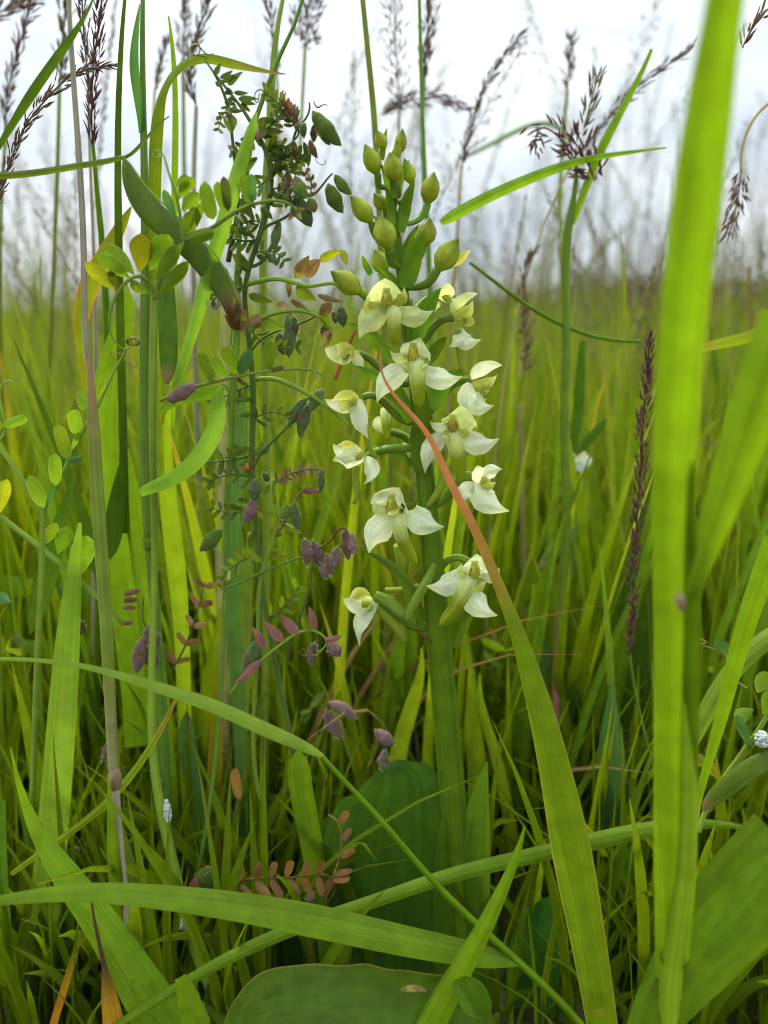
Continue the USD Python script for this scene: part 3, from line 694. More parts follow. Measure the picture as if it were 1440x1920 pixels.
# blades behind, right half
for c, m, l, k in [
    ([(1148, 1284, .262, 4), (1146, 1350, .262, 30), (1147, 1450, .262, 56), (1150, 1600, .261, 72), (1150, 1760, .26, 66)], 'grass_blue', 'downy lance leaf with a pale edge right of the orange-tipped blade', dict(cup=.2)),
    ([(1225, 880, .30, 6), (1206, 1000, .30, 44), (1180, 1150, .30, 84), (1160, 1320, .30, 104), (1146, 1560, .30, 100), (1140, 1760, .30, 90)], 'grass_dark', 'broad dark blade behind the purple seed head', dict(cup=.1)),
    ([(1004, 1190, .31, 8), (1030, 1270, .31, 70), (1060, 1380, .31, 112), (1080, 1520, .31, 120), (1090, 1680, .31, 100)], 'grass_blue', 'bluish broad leaf blurred right of the orchid stem', dict(cup=.1)),
    ([(1000, 1094, 0.3, 3), (1000, 1132, 0.3, 12), (990, 1250, .30, 34), (975, 1400, .30, 40), (965, 1560, .30, 40), (960, 1700, .30, 40)], 'grass', 'upright blade just left of the bluish leaf', dict()),
    ([(900, 1264, 0.27, 3), (900, 1302, 0.27, 10), (925, 1400, .27, 20), (948, 1500, .27, 22), (975, 1640, .27, 22), (1000, 1760, .27, 20)], 'grass_yellow', 'yellowish blade slanting down beside the orchid stem', dict(fold=.3)),
    ([(880, 1254, 0.275, 3), (880, 1292, 0.275, 10), (890, 1400, .275, 34), (898, 1500, .275, 34), (905, 1700, .275, 30)], 'grass_yellow', 'yellow-green upright blade close right of the orchid stem', dict()),
    ([(1205, 1560, .24, 5), (1188, 1620, .24, 50), (1165, 1680, .24, 80), (1145, 1760, .24, 84), (1135, 1850, .24, 60)], 'broad_leaf', 'mid green pointed leaf low behind the big right stalk', dict(cup=.2)),
    ([(790, 1214, 0.27, 3), (790, 1252, 0.27, 12), (770, 1330, .27, 28), (745, 1420, .27, 30), (735, 1500, .27, 26)], 'grass_yellow', 'bright short blade left of the orchid stem above the dark leaf', dict()),
    ([(770, 1094, 0.3, 3), (770, 1132, 0.3, 20), (750, 1250, .30, 50), (738, 1400, .30, 54), (730, 1560, .30, 50)], 'grass', 'wide blurred blade behind the lowest orchid flowers', dict()),
    ([(1092, 640, .33, 10), (1086, 740, .33, 20), (1074, 842, .33, 16)], 'grass_dark', 'dark upright blade ending in the blurred white flower', dict()),
    ([(1136, 786, .33, 6), (1108, 820, .33, 18), (1076, 850, .33, 16)], 'grass_dark', 'short dark blade slanting up right from the blurred white flower', dict()),
    ([(826, 418, .285, 10), (850, 404, .285, 21), (900, 377, .286, 21), (1000, 332, .288, 19), (1070, 307, .29, 15), (1150, 290, .292, 9), (1250, 277, .294, 3)], 'grass', 'blunt green blade reaching level across the sky at right', dict(fold=.4)),
    ([(1222, 92, .30, 6), (1180, 180, .30, 12), (1130, 275, .30, 17), (1095, 360, .30, 14), (1072, 420, .30, 12)], 'grass', 'green blade leaning right above the brown flower cluster', dict(fold=.3)),
    ([(1475, 595, .20, 20), (1430, 622, .20, 22), (1370, 640, .20, 20), (1310, 655, .20, 14)], 'grass_yellow', 'yellow-green blade poking in level at the right edge', dict()),
    ([(320, 1150, .33, 20), (200, 1128, .33, 34), (90, 1108, .33, 36), (-30, 1096, .33, 40)], 'grass', 'level blurred blade at the left edge behind the vetch', dict()),
    ([(380, 1215, .32, 12), (250, 1218, .32, 24), (120, 1216, .32, 26), (-30, 1210, .32, 26)], 'grass', 'second level blurred blade low at the left edge', dict()),
    ([(452, 734, 0.25, 3), (452, 772, 0.25, 24), (440, 900, .25, 36), (436, 1020, .25, 34), (440, 1200, .252, 26)], 'grass_blue', 'blue-green flat blade between the vetch stems', dict()),
    ([(340, 1180, .27, 28), (330, 1060, .27, 34), (312, 900, .27, 30), (318, 760, .27, 4)][::-1], 'grass_yellow', 'yellow-green blade behind the vetch leaflets', dict()),
    ([(400, 1260, .26, 5), (404, 1400, .26, 26), (400, 1560, .26, 28), (410, 1750, .26, 26)], 'yellow_edge', 'blade with orange spots standing in the lower left grass', dict()),
    ([(350, 1334, 0.25, 3), (350, 1372, 0.25, 30), (370, 1500, .25, 34), (390, 1640, .25, 34), (410, 1850, .25, 30)], 'grass_blue', 'bluish blade leaning behind the thick vetch stem', dict()),
]:
    one_blade(c, m, l, n=34, ground=c[-1][1] > 1000, **k)

# traced seed heads and stems against the sky
def seed_stem(c_head, c_culm, culm, mat, label, length, w, count, seed, open_=.3, rad=None, droop=0.0):
    base = W(*c_culm[-1][:3]) if c_culm else W(*c_head[0][:3])
    t = thing('grass_plant', label, 'grass', base)
    if c_culm and c_culm[-1][1] > c_culm[-2][1] > 250:
        c_culm = to_ground(c_culm)
    if c_culm:
        obj('culm', tube(c_culm, ns=6), culm, t)
    P, wd, _ = resample(c_head, 30)
    sc = ppm(c_head[0][1], c_head[0][2])
    obj('seed_head', join([seedhead3(P, wd * .5, int(count * 1.5), length * .74 * sc, w * .38 * sc, seed, open_ + .14, droop), tube3(P, np.full(30, 1.6 * sc), 5)]), mat, t)
    return t


seed_stem([(174, 280, .27, 6), (172, 200, .27, 16), (178, 100, .27, 20), (186, 40, .27, 18), (193, -30, .27, 10)], [(174, 270, .27, 7), (180, 340, .27, 9), (190, 440, .27, 12), (200, 800, .28, 14)], 'grass', 'seed_maroon', 'dark purple seed spike on a green stem, tallest at the upper left', 34, 9, 90, 1, .18)
seed_stem([(166, 200, .28, 5), (162, 120, .28, 12), (157, 60, .28, 16), (154, -30, .28, 12)], [(166, 200, .28, 5), (170, 330, .28, 6), (176, 480, .28, 7), (180, 700, .285, 8)], 'purple_culm', 'seed_purple', 'thinner purple seed spike behind the dark one', 30, 8, 60, 2, .2)
seed_stem([(-12, 392, .25, 8), (20, 300, .25, 16), (52, 230, .25, 20), (92, 180, .25, 19), (130, 145, .25, 15), (160, 131, .25, 9), (208, 123, .25, 4)], None, None, 'seed_purple', 'arching purple-grey grass spike bending over at the left edge', 30, 9, 110, 3, .16)
seed_stem([(-30, 40, .19, 10), (0, 22, .19, 22), (40, 5, .19, 22), (80, -12, .19, 8)], None, None, 'seed_brown', 'brown grass head poking into the top left corner', 40, 12, 40, 4, .2)
seed_stem([(10, 250, .36, 12), (20, 150, .36, 20), (38, 80, .36, 18), (60, 0, .36, 8)], [(10, 250, .36, 6), (2, 400, .36, 7), (0, 560, .37, 7)], 'culm_olive', 'seed_brown', 'soft grey-brown seed head near the left edge', 34, 10, 60, 5, .3)
seed_stem([(112, 150, .36, 12), (118, 80, .36, 22), (124, 0, .36, 22), (128, -40, .36, 10)], [(112, 150, .36, 7), (108, 300, .36, 8), (100, 520, .37, 8)], 'culm_olive', 'seed_green', 'blurred olive seed head behind the tan stem', 30, 10, 60, 6, .2)
seed_stem([(368, 200, .36, 8), (358, 120, .36, 18), (372, 60, .36, 18), (395, -10, .36, 10)], [(368, 200, .36, 8), (362, 420, .36, 10), (364, 620, .37, 10)], 'purple_culm', 'seed_purple', 'purple seed spike rising behind the bent leaf', 32, 9, 80, 7, .2)
seed_stem([(290, 170, .40, 6), (302, 120, .40, 14), (314, 70, .40, 10)], [(290, 170, .40, 5), (286, 300, .40, 6), (282, 450, .40, 7)], 'culm_olive', 'seed_brown', 'small blurred seed tip right of the flag leaf', 26, 8, 30, 8, .25)
seed_stem([(343, 110, .42, 12), (345, 50, .42, 20), (348, -20, .42, 14)], [(343, 110, .42, 7), (346, 400, .43, 8)], 'culm_olive', 'seed_brown', 'blurred grey seed head between bent leaf and flag leaf', 30, 9, 50, 9, .25)
seed_stem([(572, 90, .40, 40), (576, 40, .40, 58), (580, -10, .40, 40)], [(572, 90, .40, 6), (560, 330, .40, 7)], 'culm_olive', 'seed_brown', 'fluffy pinkish brown panicle blurred at the top centre-left', 26, 9, 110, 10, .6)
seed_stem([(520, 150, .37, 8), (512, 70, .37, 14), (498, 0, .37, 10)], [(520, 150, .37, 6), (524, 400, .375, 8)], 'culm_tan', 'seed_brown', 'thin grey seed spike over the vetch top', 28, 8, 40, 11, .2)
seed_stem([(795, 150, .36, 12), (800, 80, .36, 26), (806, 0, .36, 24), (808, -40, .36, 12)], [(795, 150, .36, 7), (793, 300, .36, 8), (800, 420, .362, 8), (806, 800, .37, 9)], 'grass', 'seed_purple', 'dark seed spike above the orchid tip', 34, 9, 80, 12, .2)
seed_stem([(748, 210, .40, 14), (744, 120, .40, 44), (740, 40, .40, 40), (742, -20, .40, 14)], [(748, 210, .40, 5), (750, 320, .40, 6), (756, 500, .40, 7)], 'culm_tan', 'seed_purple', 'loose purplish panicle blurred left of the dark spike above the orchid', 28, 8, 80, 13, .5)
seed_stem([(715, 215, .40, 12), (770, 188, .40, 26), (820, 184, .40, 26), (872, 205, .40, 6)], None, None, 'seed_purple', 'nodding grey-purple panicle bending right above the orchid', 30, 9, 60, 14, .35)
seed_stem([(866, 310, .38, 8), (880, 250, .38, 14), (902, 180, .38, 15), (935, 120, .38, 13), (974, 66, .38, 6)], [(866, 310, .38, 5), (858, 420, .38, 6), (850, 560, .385, 6)], 'culm_tan', 'seed_purple', 'grey curved spike leaning right in the middle of the sky', 26, 8, 80, 15, .15)
seed_stem([(1078, 292, .36, 4), (1130, 232, .36, 12), (1185, 172, .36, 16), (1240, 130, .36, 12), (1296, 90, .36, 4)], [(1082, 288, .36, 5), (1050, 350, .36, 4), (1020, 420, .36, 4)], 'culm_tan', 'seed_purple', 'thin dark spike slanting up to the broad blade at right', 30, 8, 60, 16, .15)
t = seed_stem([(1115, 340, .30, 40), (1098, 300, .30, 76), (1080, 270, .30, 60), (1070, 250, .30, 30)], [(1080, 300, .30, 6), (1074, 380, .30, 12), (1065, 430, .30, 17), (1062, 600, .30, 17), (1058, 800, .30, 17), (1062, 1000, .30, 17), (1054, 1110, .30, 17), (1045, 1250, .30, 17), (1040, 1500, .30, 18)], 'culm_pink', 'seed_maroon', 'yellow-green stalk with pink base bearing a brown flower cluster', 40, 16, 44, 17, 1.0)
seed_stem([(1080, 320, .30, 6), (1052, 262, .30, 30), (1020, 240, .30, 44), (1005, 290, .30, 40)], None, None, 'seed_maroon', 'drooping brown spikelets left of the flower cluster', 34, 13, 26, 18, .7)
seed_stem([(1095, 240, .31, 10), (1108, 190, .31, 26), (1122, 140, .31, 14)], None, None, 'seed_green', 'olive spikelets above the brown flower cluster', 40, 11, 22, 19, .4)
seed_stem([(1064, 170, .42, 10), (1067, 110, .42, 22), (1070, 65, .42, 10)], [(1064, 170, .42, 7), (1055, 260, .42, 7), (1050, 420, .42, 7)], 'culm_olive', 'seed_green', 'small grey-green blurred seed head in the sky right of centre', 30, 9, 34, 20, .2)
seed_stem([(1180, 1232, .262, 6), (1187, 1120, .262, 20), (1192, 1000, .262, 24), (1200, 900, .262, 22), (1207, 780, .262, 18), (1214, 690, .262, 11), (1219, 630, .262, 5)], [(1180, 1225, .262, 5), (1196, 1320, .262, 5), (1220, 1420, .262, 5)], 'culm_green', 'seed_maroon', 'dark maroon spike hanging beside the big blurred stalk', 30, 10, 190, 21, .12)
seed_stem([(980, 700, .36, 16), (985, 620, .36, 24), (980, 540, .36, 14), (1000, 470, .36, 6)], [(975, 760, .36, 8), (980, 1000, .365, 8)], 'culm_tan', 'seed_brown', 'blurred brown seed head at the horizon right of the orchid', 30, 11, 60, 22, .3)
seed_stem([(1390, 320, .30, 20), (1378, 400, .30, 28), (1366, 440, .30, 14)], [(1390, 322, .30, 6), (1400, 250, .30, 6), (1428, 205, .30, 6), (1475, 180, .30, 6)], 'culm_tan', 'seed_brown', 'hanging brown seed head at the right edge', 30, 12, 40, 23, .3)
seed_stem([(1392, 90, .24, 6), (1420, 40, .24, 16), (1460, 0, .24, 10)], None, None, 'seed_brown', 'tan spikelets at the top right corner', 46, 12, 16, 24, .3)

for c, m, l in [
    ([(571, -12, .245, 6), (546, 60, .245, 7), (517, 122, .245, 8), (500, 165, .245, 9), (483, 212, .245, 9), (466, 300, .246, 9), (452, 420, .247, 9)], 'culm_green', 'thin green stem leaning right above the vetch top'),
    ([(532, -10, .28, 7), (519, 60, .28, 10), (512, 122, .28, 12), (506, 227, .28, 15), (500, 320, .28, 15), (494, 445, .28, 15), (498, 700, .285, 15), (500, 1000, .29, 16)], 'culm_olive', 'blurred olive stem straight through the vetch'),
    ([(679, -10, .30, 10), (690, 100, .30, 11), (702, 230, .30, 12), (712, 420, .302, 12), (730, 800, .31, 12)], 'culm_olive', 'blurred olive stem behind the orchid tip at left'),
    ([(786, -10, .33, 7), (790, 150, .33, 8), (795, 290, .33, 8), (802, 420, .332, 8), (808, 800, .34, 9)], 'culm_green', 'thin green stem behind the orchid tip at right'),
    ([(420, 560, .29, 12), (416, 800, .29, 18), (412, 1000, .29, 18), (418, 1240, .292, 18), (430, 1500, .30, 18)], 'culm_tan', 'tan stalk standing behind the brown pod stem'),
    ([(470, 1000, .275, 14), (462, 1200, .275, 18), (455, 1400, .277, 18)], 'culm_olive', 'green stalk low behind the vetch tangle'),
    ([(858, 300, .55, 5), (905, 278, .55, 8), (960, 250, .55, 9), (1010, 232, .55, 9), (1050, 240, .55, 8), (1070, 275, .55, 7)], 'grass_pale', 'pale blurred stem arching in the sky right of the orchid'),
    ([(880, 492, .30, 6), (930, 530, .30, 7), (1000, 580, .30, 8), (1080, 620, .30, 8), (1200, 640, .30, 6)], 'grass', 'fine green stem sloping down right from the orchid buds'),
    ([(1300, 833, .165, 2), (1365, 828, .163, 4)], 'dry', 'tiny dry straw fragment at the right'),
    ([(1405, 500, .5, 7), (1408, 700, .5, 8), (1400, 900, .5, 8)], 'dry', 'pale dry stem at the far right'),
    ([(640, 690, .245, 9), (628, 712, .245, 8), (648, 660, .245, 8), (690, 570, .244, 4)][1:], 'orange_stem', 'orange-red dry stem behind the left orchid flowers')]:
    if m == 'orange_stem':
        if m not in M:
            leafmat('orange_stem', (.42, .10, .035), (.30, .09, .02), trans=0, rough=.5)
    if c[-1][1] > 400 and c[-1][3] > 6:
        c = to_ground(c)
    t = thing('grass_plant', l, 'grass', W(*c[-1][:3]))
    obj('culm', tube(c, ns=7), m, t)

# ------------------------------------------------------------------ the butterfly orchid
orchid = thing('butterfly_orchid', 'pale greenish white butterfly orchid in flower, upright in the centre', 'orchid', W(878, 1900, Y0))
STEM = [(732, 330, 7), (736, 372, 9), (743, 430, 13), (751, 510, 17), (764, 600, 20), (777, 700, 25), (788, 800, 30), (797, 900, 34), (806, 1000, 38), (814, 1100, 42), (822, 1200, 45), (831, 1300, 46), (840, 1400, 47), (849, 1500, 48), (858, 1600, 49), (868, 1750, 52), (880, 1920, 56)]
P, wd, _ = resample([(x, y, Y0, w) for x, y, w in STEM], 110)
obj('stem', tube3(P, wd * .5, 30, ribs=7, ribdepth=.07, ribtwist=.5), 'orchid_stem', orchid)


def stem_x(y):
    return float(np.interp(y, [s[1] for s in STEM], [s[0] for s in STEM]))


def part(name, m, mat, parent=None, **k):
    return obj(name, m, mat, parent or orchid, **k)


BUDPROF = ((0, .30), (.10, .58), (.30, .98), (.48, 1), (.68, .80), (.85, .42), (.95, .17), (1, .04))
for i, (b, t, w, dy, ped) in enumerate([
    ((721, 280), (706, 244), 24, -.001, None), ((748, 288), (755, 241), 24, .0, None), ((744, 300), (745, 262), 16, -.004, None),
    ((708, 326), (684, 270), 34, -.003, (726, 352)), ((741, 340), (731, 285), 38, -.008, (738, 372)), ((772, 344), (758, 297), 28, .004, (748, 380)),
    ((728, 362), (752, 330), 26, .001, None), ((801, 382), (814, 322), 37, .003, (756, 420)), ((722, 393), (701, 362), 26, .004, (738, 425)),
    ((696, 416), (657, 366), 36, -.002, (735, 460)), ((730, 466), (711, 404), 45, -.009, (750, 500)), ((794, 460), (806, 408), 40, .006, (752, 492)),
    ((820, 506), (860, 447), 46, -.001, (762, 540)), ((676, 548), (620, 508), 42, -.002, (752, 560)), ((722, 512), (702, 468), 36, .007, (745, 545))]):
    w = w * .94
    bud = part('bud', egg(b, t, w, Y0 + dy, Y0 + dy - .002, prof=BUDPROF, n=18, ns=24, ribs=3, ribdepth=.06), 'bud')
    if ped:
        m = ((b[0] + ped[0]) / 2 + (6 if b[0] > ped[0] else -6), (b[1] + ped[1]) / 2 + 10)
        part('pedicel', tube([(b[0], b[1], Y0 + dy, w * .42), (m[0], m[1], Y0 + dy * .6, w * .36), (ped[0], ped[1], Y0, 9)], n=12, ns=10, ribs=3, ribdepth=.12, ribtwist=5), 'ovary', bud)
    if w > 40:   # dark slit where the sepals meet
        a = np.array(b) * .55 + np.array(t) * .45
        e = np.array(b) * .16 + np.array(t) * .84
        r = 22 * ppm(450, Y0)
        part('sepal_seam', petal(np.array(b) * .8 + np.array(t) * .2 - [w * .12, 0], np.array(t) + [1, -1], w * .62, Y0 + dy - .0036, Y0 + dy - .0024, prof='ovate', cup=.75, ybow=-.0008, twist=28), 'bud', bud)
part('petal', petal((846, 498), (883, 468), 18, Y0 + .001, Y0 - .002, prof='sepal', cup=.4), 'petal_yellow')

for i, (b, t, w, dy, dyt, bow, tw) in enumerate([
    ((734, 425), (722, 348), 18, -.005, -.008, -5, 14), ((741, 372), (726, 306), 15, -.009, -.011, -4, 12), ((744, 366), (768, 300), 16, .001, -.001, 5, -16), ((752, 500), (786, 420), 18, .002, 0, 5, -10), ((738, 470), (722, 392), 20, .003, .002, -4, 12), ((716, 300), (726, 240), 12, -.001, -.003, 2, 0), ((757, 560), (706, 498), 20, .002, -.002, -6, 14),
    ((737, 393), (713, 307), 24, -.002, -.005, -8, 20), ((750, 436), (778, 335), 26, -.002, -.004, 5, -15), ((744, 500), (696, 402), 22, -.002, -.006, -14, 25),
    ((761, 540), (797, 430), 38, -.004, -.008, 6, -12), ((776, 640), (827, 540), 40, -.003, -.007, 8, -18), ((696, 514), (679, 478), 13, -.002, -.003, 2, 0),
    ((772, 792), (663, 686), 34, -.002, -.008, -22, 20), ((790, 885), (797, 728), 46, -.006, -.010, 2, 0), ((806, 768), (870, 692), 38, -.002, -.003, 12, -10),
    ((730, 674), (652, 606), 26, -.002, -.006, -12, 12), ((806, 676), (838, 632), 24, .002, -.001, 4, -10), ((724, 928), (701, 862), 13, .002, -.001, -3, 0),
    ((822, 944), (912, 820), 16, -.002, -.006, 10, 30), ((792, 1170), (676, 1030), 30, -.003, -.010, -30, 40), ((846, 1212), (900, 1128), 40, .003, -.001, 12, -10),
    ((774, 872), (706, 836), 20, .001, -.003, -8, 10), ((690, 262), (700, 240), 0.1, 0, 0, 0, 0), ((735, 330), (757, 250), 18, .001, -.001, 5, -12), ((765, 640), (772, 560), 26, .003, .004, 4, 0),
    ((730, 545), (707, 512), 15, -.003, -.006, -3, 10), ((775, 1000), (768, 940), 16, .004, .003, 2, 0)]):
    if w > 1:
        part('bract', petal(b, t, w, Y0 + dy, Y0 + dyt, prof='bract', bow=-bow, cup=.30, fold=.15, twist=tw, n=20, ruffle=.03, seed=i, ybow=.0015), 'bract')


def flower(c, dy, hood, left, right, lip, wings=(), ovary=None, spur=None, mat_l='sepal_white', mat_r='sepal_white', mat_h='sepal_white', mat_lip='lip', col=True, seed=0):
    """c: column pixel; hood, left, right, lip: (base, tip, width, bow, twist); wings: petals beside the hood; ovary, spur: tube controls (x, y, dY, width)"""
    Yf = Y0 + dy
    q = np.random.default_rng(seed)
    ov = ovary or [(c[0], c[1] + 4, .003, 13), ((c[0] + stem_x(c[1] + 40)) / 2, c[1] + 12, .0055, 15), (stem_x(c[1] + 70), c[1] + 70, 0.0 - dy, 13)]
    f = part('flower', tube([(x, y, Yf + d, w) for x, y, d, w in ov], n=22, ns=12, ribs=3, ribdepth=.16, ribtwist=6), 'ovary')
    if hood:
        b, t, w, bow, tw = hood
        t = (b[0] + (t[0] - b[0]) * .9, b[1] + (t[1] - b[1]) * .9) if col else t
        part('dorsal_sepal', petal(b, t, w * (1.5 if col else 1.0), Yf + .0012, Yf - .0052, prof='hood' if col else 'ovate', bow=bow, cup=-.62 if col else .22, twist=tw + (0 if col else 12), ybow=.0022 if col else -.0012, ruffle=.2 if col else .12, rf=8, n=18, nu=11, seed=seed), mat_h, f)
    for b, t, w, bow, m in wings:
        part('petal', petal(b, t, w, Yf - .0005, Yf - .0050, prof='sepal', bow=bow * 1.3, cup=.5, ybow=-.0008, ruffle=.05, seed=seed + 5, twist=q.uniform(-15, 15)), m, f)
    for s, m in ((left, mat_l), (right, mat_r)):
        if s:
            b, t, w, bow, tw = s
            part('lateral_sepal', petal(b, t, w, Yf + .0004, Yf - .0045, prof='sepal', bow=bow * 1.25, cup=.30, fold=.06, twist=tw * .3, twist1=tw * 1.6, ybow=-.0016, ruffle=.09, rf=7, n=22, nu=11, seed=seed + 9 + len(m), sawn=.015), m, f)
    if lip:
        b, t, w, bow = lip
        part('lip', petal(b, t, w, Yf - .0025, Yf - .0065, prof='strap', bow=bow, cup=.75, ybow=-.0018, n=20, nu=9), mat_lip, f)
    if spur:
        part('spur', tube([(x, y, Yf + d, w) for x, y, d, w in spur], n=20, ns=10), 'spur', f)
    if not col:
        part('column', egg((c[0] + (8 if c[0] < stem_x(c[1]) else -8), c[1] + 8), (c[0] - (6 if c[0] < stem_x(c[1]) else -6), c[1] - 2), 20, Yf - .0012, prof=((0, .45), (.3, .95), (.6, 1), (.85, .7), (1, .2)), flat=.7), 'petal_yellow', f)
    if col:
        for sx in (-1, 1):
            part('petal', petal((c[0] + sx * 9, c[1] + 16), (c[0] + sx * 7, c[1] - 20), 15, Yf - .0008, Yf - .0034, prof='ellipse', bow=-sx * 9, cup=.6, twist=sx * 35), 'petal_yellow', f)
        cc = part('column', egg((c[0], c[1] + 13), (c[0], c[1] - 11), 22, Yf - .0028, prof=((0, .5), (.3, .95), (.6, 1), (.85, .7), (1, .2)), flat=.6), 'column', f)
        for sx in (-1, 1):
            part('pollinium', tube([(c[0] + sx * 5, c[1] - 6, Yf - .0047, 3.0), (c[0] + sx * 7.5, c[1] + 1, Yf - .0049, 2.8), (c[0] + sx * 10, c[1] + 8, Yf - .0047, 1.8)], n=8, ns=6), 'pollinium', f)
    return f


W_, C_, Y_ = 'sepal_white', 'sepal_cream', 'petal_yellow'
flower((725, 560), -.006, ((724, 574), (722, 516), 52, 0, 0), ((730, 580), (674, 634), 50, 8, -8), ((744, 578), (812, 582), 40, 12, 8), ((738, 572), (741, 650), 27, 0),
       wings=[((716, 572), (692, 552), 22, -14, Y_), ((735, 570), (757, 538), 20, 8, Y_)], mat_l=C_, mat_r=C_, mat_h=C_, seed=1)
flower((775, 662), -.007, ((776, 676), (789, 628), 40, -2, 6), ((769, 690), (707, 755), 46, 10, -6), ((792, 688), (867, 706), 42, 12, 6), ((780, 672), (786, 764), 33, 0),
       wings=[((768, 668), (732, 658), 20, -7, C_), ((784, 672), (803, 680), 22, 12, Y_), ((764, 676), (752, 684), 18, -10, Y_)], seed=2)
flower((849, 796), -.005, ((850, 806), (864, 755), 44, 4, 6), ((836, 812), (797, 888), 38, 8, -14), ((866, 806), (936, 822), 44, 16, 4), ((848, 808), (864, 902), 33, -2),
       wings=[((842, 800), (806, 789), 18, -6, W_), ((858, 804), (873, 798), 20, 9, Y_), ((838, 806), (828, 818), 16, -8, Y_)], mat_h=C_, seed=3)
flower((734, 946), -.006, ((740, 956), (750, 910), 52, -4, -6), ((742, 974), (692, 1037), 54, 10, -6), ((766, 946), (833, 988), 52, 12, 4), ((744, 962), (782, 1058), 30, 8),
       wings=[((730, 950), (700, 938), 22, -9, C_), ((752, 944), (783, 934), 14, 8, 'bract'), ((724, 952), (726, 966), 26, -8, Y_)], seed=4)
flower((890, 1071), -.005, ((892, 1084), (894, 1033), 50, 0, 4), ((868, 1066), (799, 1098), 44, -14, -6), ((882, 1094), (933, 1154), 48, 14, 6), ((884, 1078), (824, 1174), 31, -6),
       wings=[((902, 1078), (936, 1064), 22, 10, W_), ((880, 1078), (866, 1056), 16, -8, C_), ((896, 1082), (912, 1090), 24, 10, Y_)], seed=5,
       ovary=[(880, 1052, .003, 11), (850, 1046, .005, 13), (822, 1070, .007, 14), (826, 1140, .007, 13)])
# side views
flower((690, 1134), -.002, ((690, 1112), (643, 1122), 44, -16, 0), None, ((706, 1132), (675, 1212), 34, 14, 30), ((700, 1128), (680, 1140), 20, 4),
       wings=[((694, 1122), (654, 1126), 26, 8, Y_), ((696, 1126), (684, 1145), 20, 2, C_)], seed=6, col=False,
       ovary=[(703, 1116, .002, 17), (728, 1132, .001, 26), (762, 1160, .0, 25), (800, 1176, .002, 14)], spur=[(708, 1134, .002, 16), (728, 1158, .002, 22), (748, 1180, .002, 22), (758, 1204, .002, 14)])
part('pedicel', tube([(722, 1107, Y0 + .002, 11), (752, 1106, Y0 + .002, 12), (785, 1099, Y0, 12)], n=10), 'spur')
part('bract', blade([(814, 1056, Y0 - .0045, 8), (800, 1090, Y0 - .0065, 17), (777, 1130, Y0 - .007, 18), (762, 1162, Y0 - .006, 6)], n=16, cup=.5), 'ovary')
flower((672, 850), -.002, ((676, 842), (624, 832), 32, -14, 0), ((682, 862), (624, 864), 48, 6, 0), ((684, 858), (681, 908), 32, -10, 30), None,
       wings=[((668, 846), (632, 836), 16, 6, Y_)], seed=7, col=False, ovary=[(684, 862, .002, 12), (708, 846, .001, 16), (742, 840, .0, 16), (778, 842, .002, 12)], spur=[(670, 872, .003, 14), (668, 905, .003, 13), (668, 932, .003, 12), (663, 944, .003, 8)])
flower((660, 748), -.002, ((672, 744), (609, 748), 34, -14, 0), ((674, 748), (692, 824), 34, 8, 20), ((668, 754), (640, 774), 34, 6, 0), None,
       wings=[((672, 748), (622, 752), 22, 6, Y_)], mat_r=Y_, seed=8, col=False, ovary=[(680, 746, .002, 12), (700, 742, .002, 14), (736, 770, .002, 14), (772, 792, .002, 12)], spur=[(678, 768, -.001, 12), (682, 790, -.001, 12), (694, 842, -.001, 11), (706, 856, .0, 9)])
flower((645, 662), -.001, ((662, 658), (609, 652), 44, -8, 0), None, None, None, wings=[((664, 662), (632, 672), 34, 8, Y_), ((668, 656), (684, 690), 22, 4, C_)], mat_h=C_, seed=9, col=False,
       ovary=[(664, 664, .002, 12), (692, 672, .002, 14), (722, 700, .002, 14), (766, 720, .002, 12)])
flower((876, 592), -.001, ((846, 588), (896, 550), 24, -8, 0), ((860, 614), (842, 650), 26, -8, 0), ((862, 614), (902, 636), 34, 14, 0), None,
       wings=[((850, 592), (886, 564), 26, 8, Y_), ((872, 610), (880, 590), 16, 4, Y_)], mat_h=C_, seed=10, col=False, ovary=[(850, 598, .002, 12), (830, 600, .003, 14), (800, 630, .003, 14), (776, 668, .002, 12)], spur=[(858, 616, -.001, 13), (860, 640, -.001, 13), (864, 670, -.001, 14), (872, 702, -.001, 12)])
flower((908, 730), .0, ((884, 712), (942, 685), 30, -10, 0), ((882, 718), (892, 780), 38, 10, 20), ((892, 734), (926, 760), 38, 14, 0), None,
       wings=[((886, 718), (932, 703), 22, 6, Y_), ((900, 728), (912, 718), 18, 4, Y_)], seed=11, col=False, ovary=[(882, 714, .002, 11), (860, 716, .003, 13), (830, 740, .003, 14), (790, 790, .002, 12)])
flower((912, 898), .0, ((908, 900), (896, 872), 34, -4, 0), ((892, 906), (866, 950), 30, 8, 10), ((892, 898), (955, 958), 48, 14, 4), None,
       wings=[((904, 900), (942, 880), 27, -6, W_), ((900, 902), (930, 904), 20, 6, Y_)], seed=12, col=False, ovary=[(894, 902, .002, 14), (872, 894, .002, 20), (846, 916, .002, 20), (810, 950, .002, 14)], spur=[(888, 920, .003, 12), (884, 945, .003, 12), (880, 968, .003, 9)])
flower((838, 552), .005, ((834, 566), (840, 530), 36, 0, 0), ((826, 572), (800, 590), 26, 6, 0), ((848, 560), (872, 566), 30, 6, 0), None, mat_l=C_, mat_r=C_, mat_h=C_, seed=13, col=False)
flower((722, 805), .006, None, ((712, 780), (722, 812), 26, 4, 0), ((758, 830), (776, 858), 22, 4, 0), ((722, 762), (726, 822), 20, 0), mat_l=C_, mat_r=C_, seed=14, col=False)
part('withered_tip', tube([(788, 1186, Y0 - .006, 4), (797, 1194, Y0 - .0065, 6), (808, 1201, Y0 - .006, 5)], n=8), 'withered')
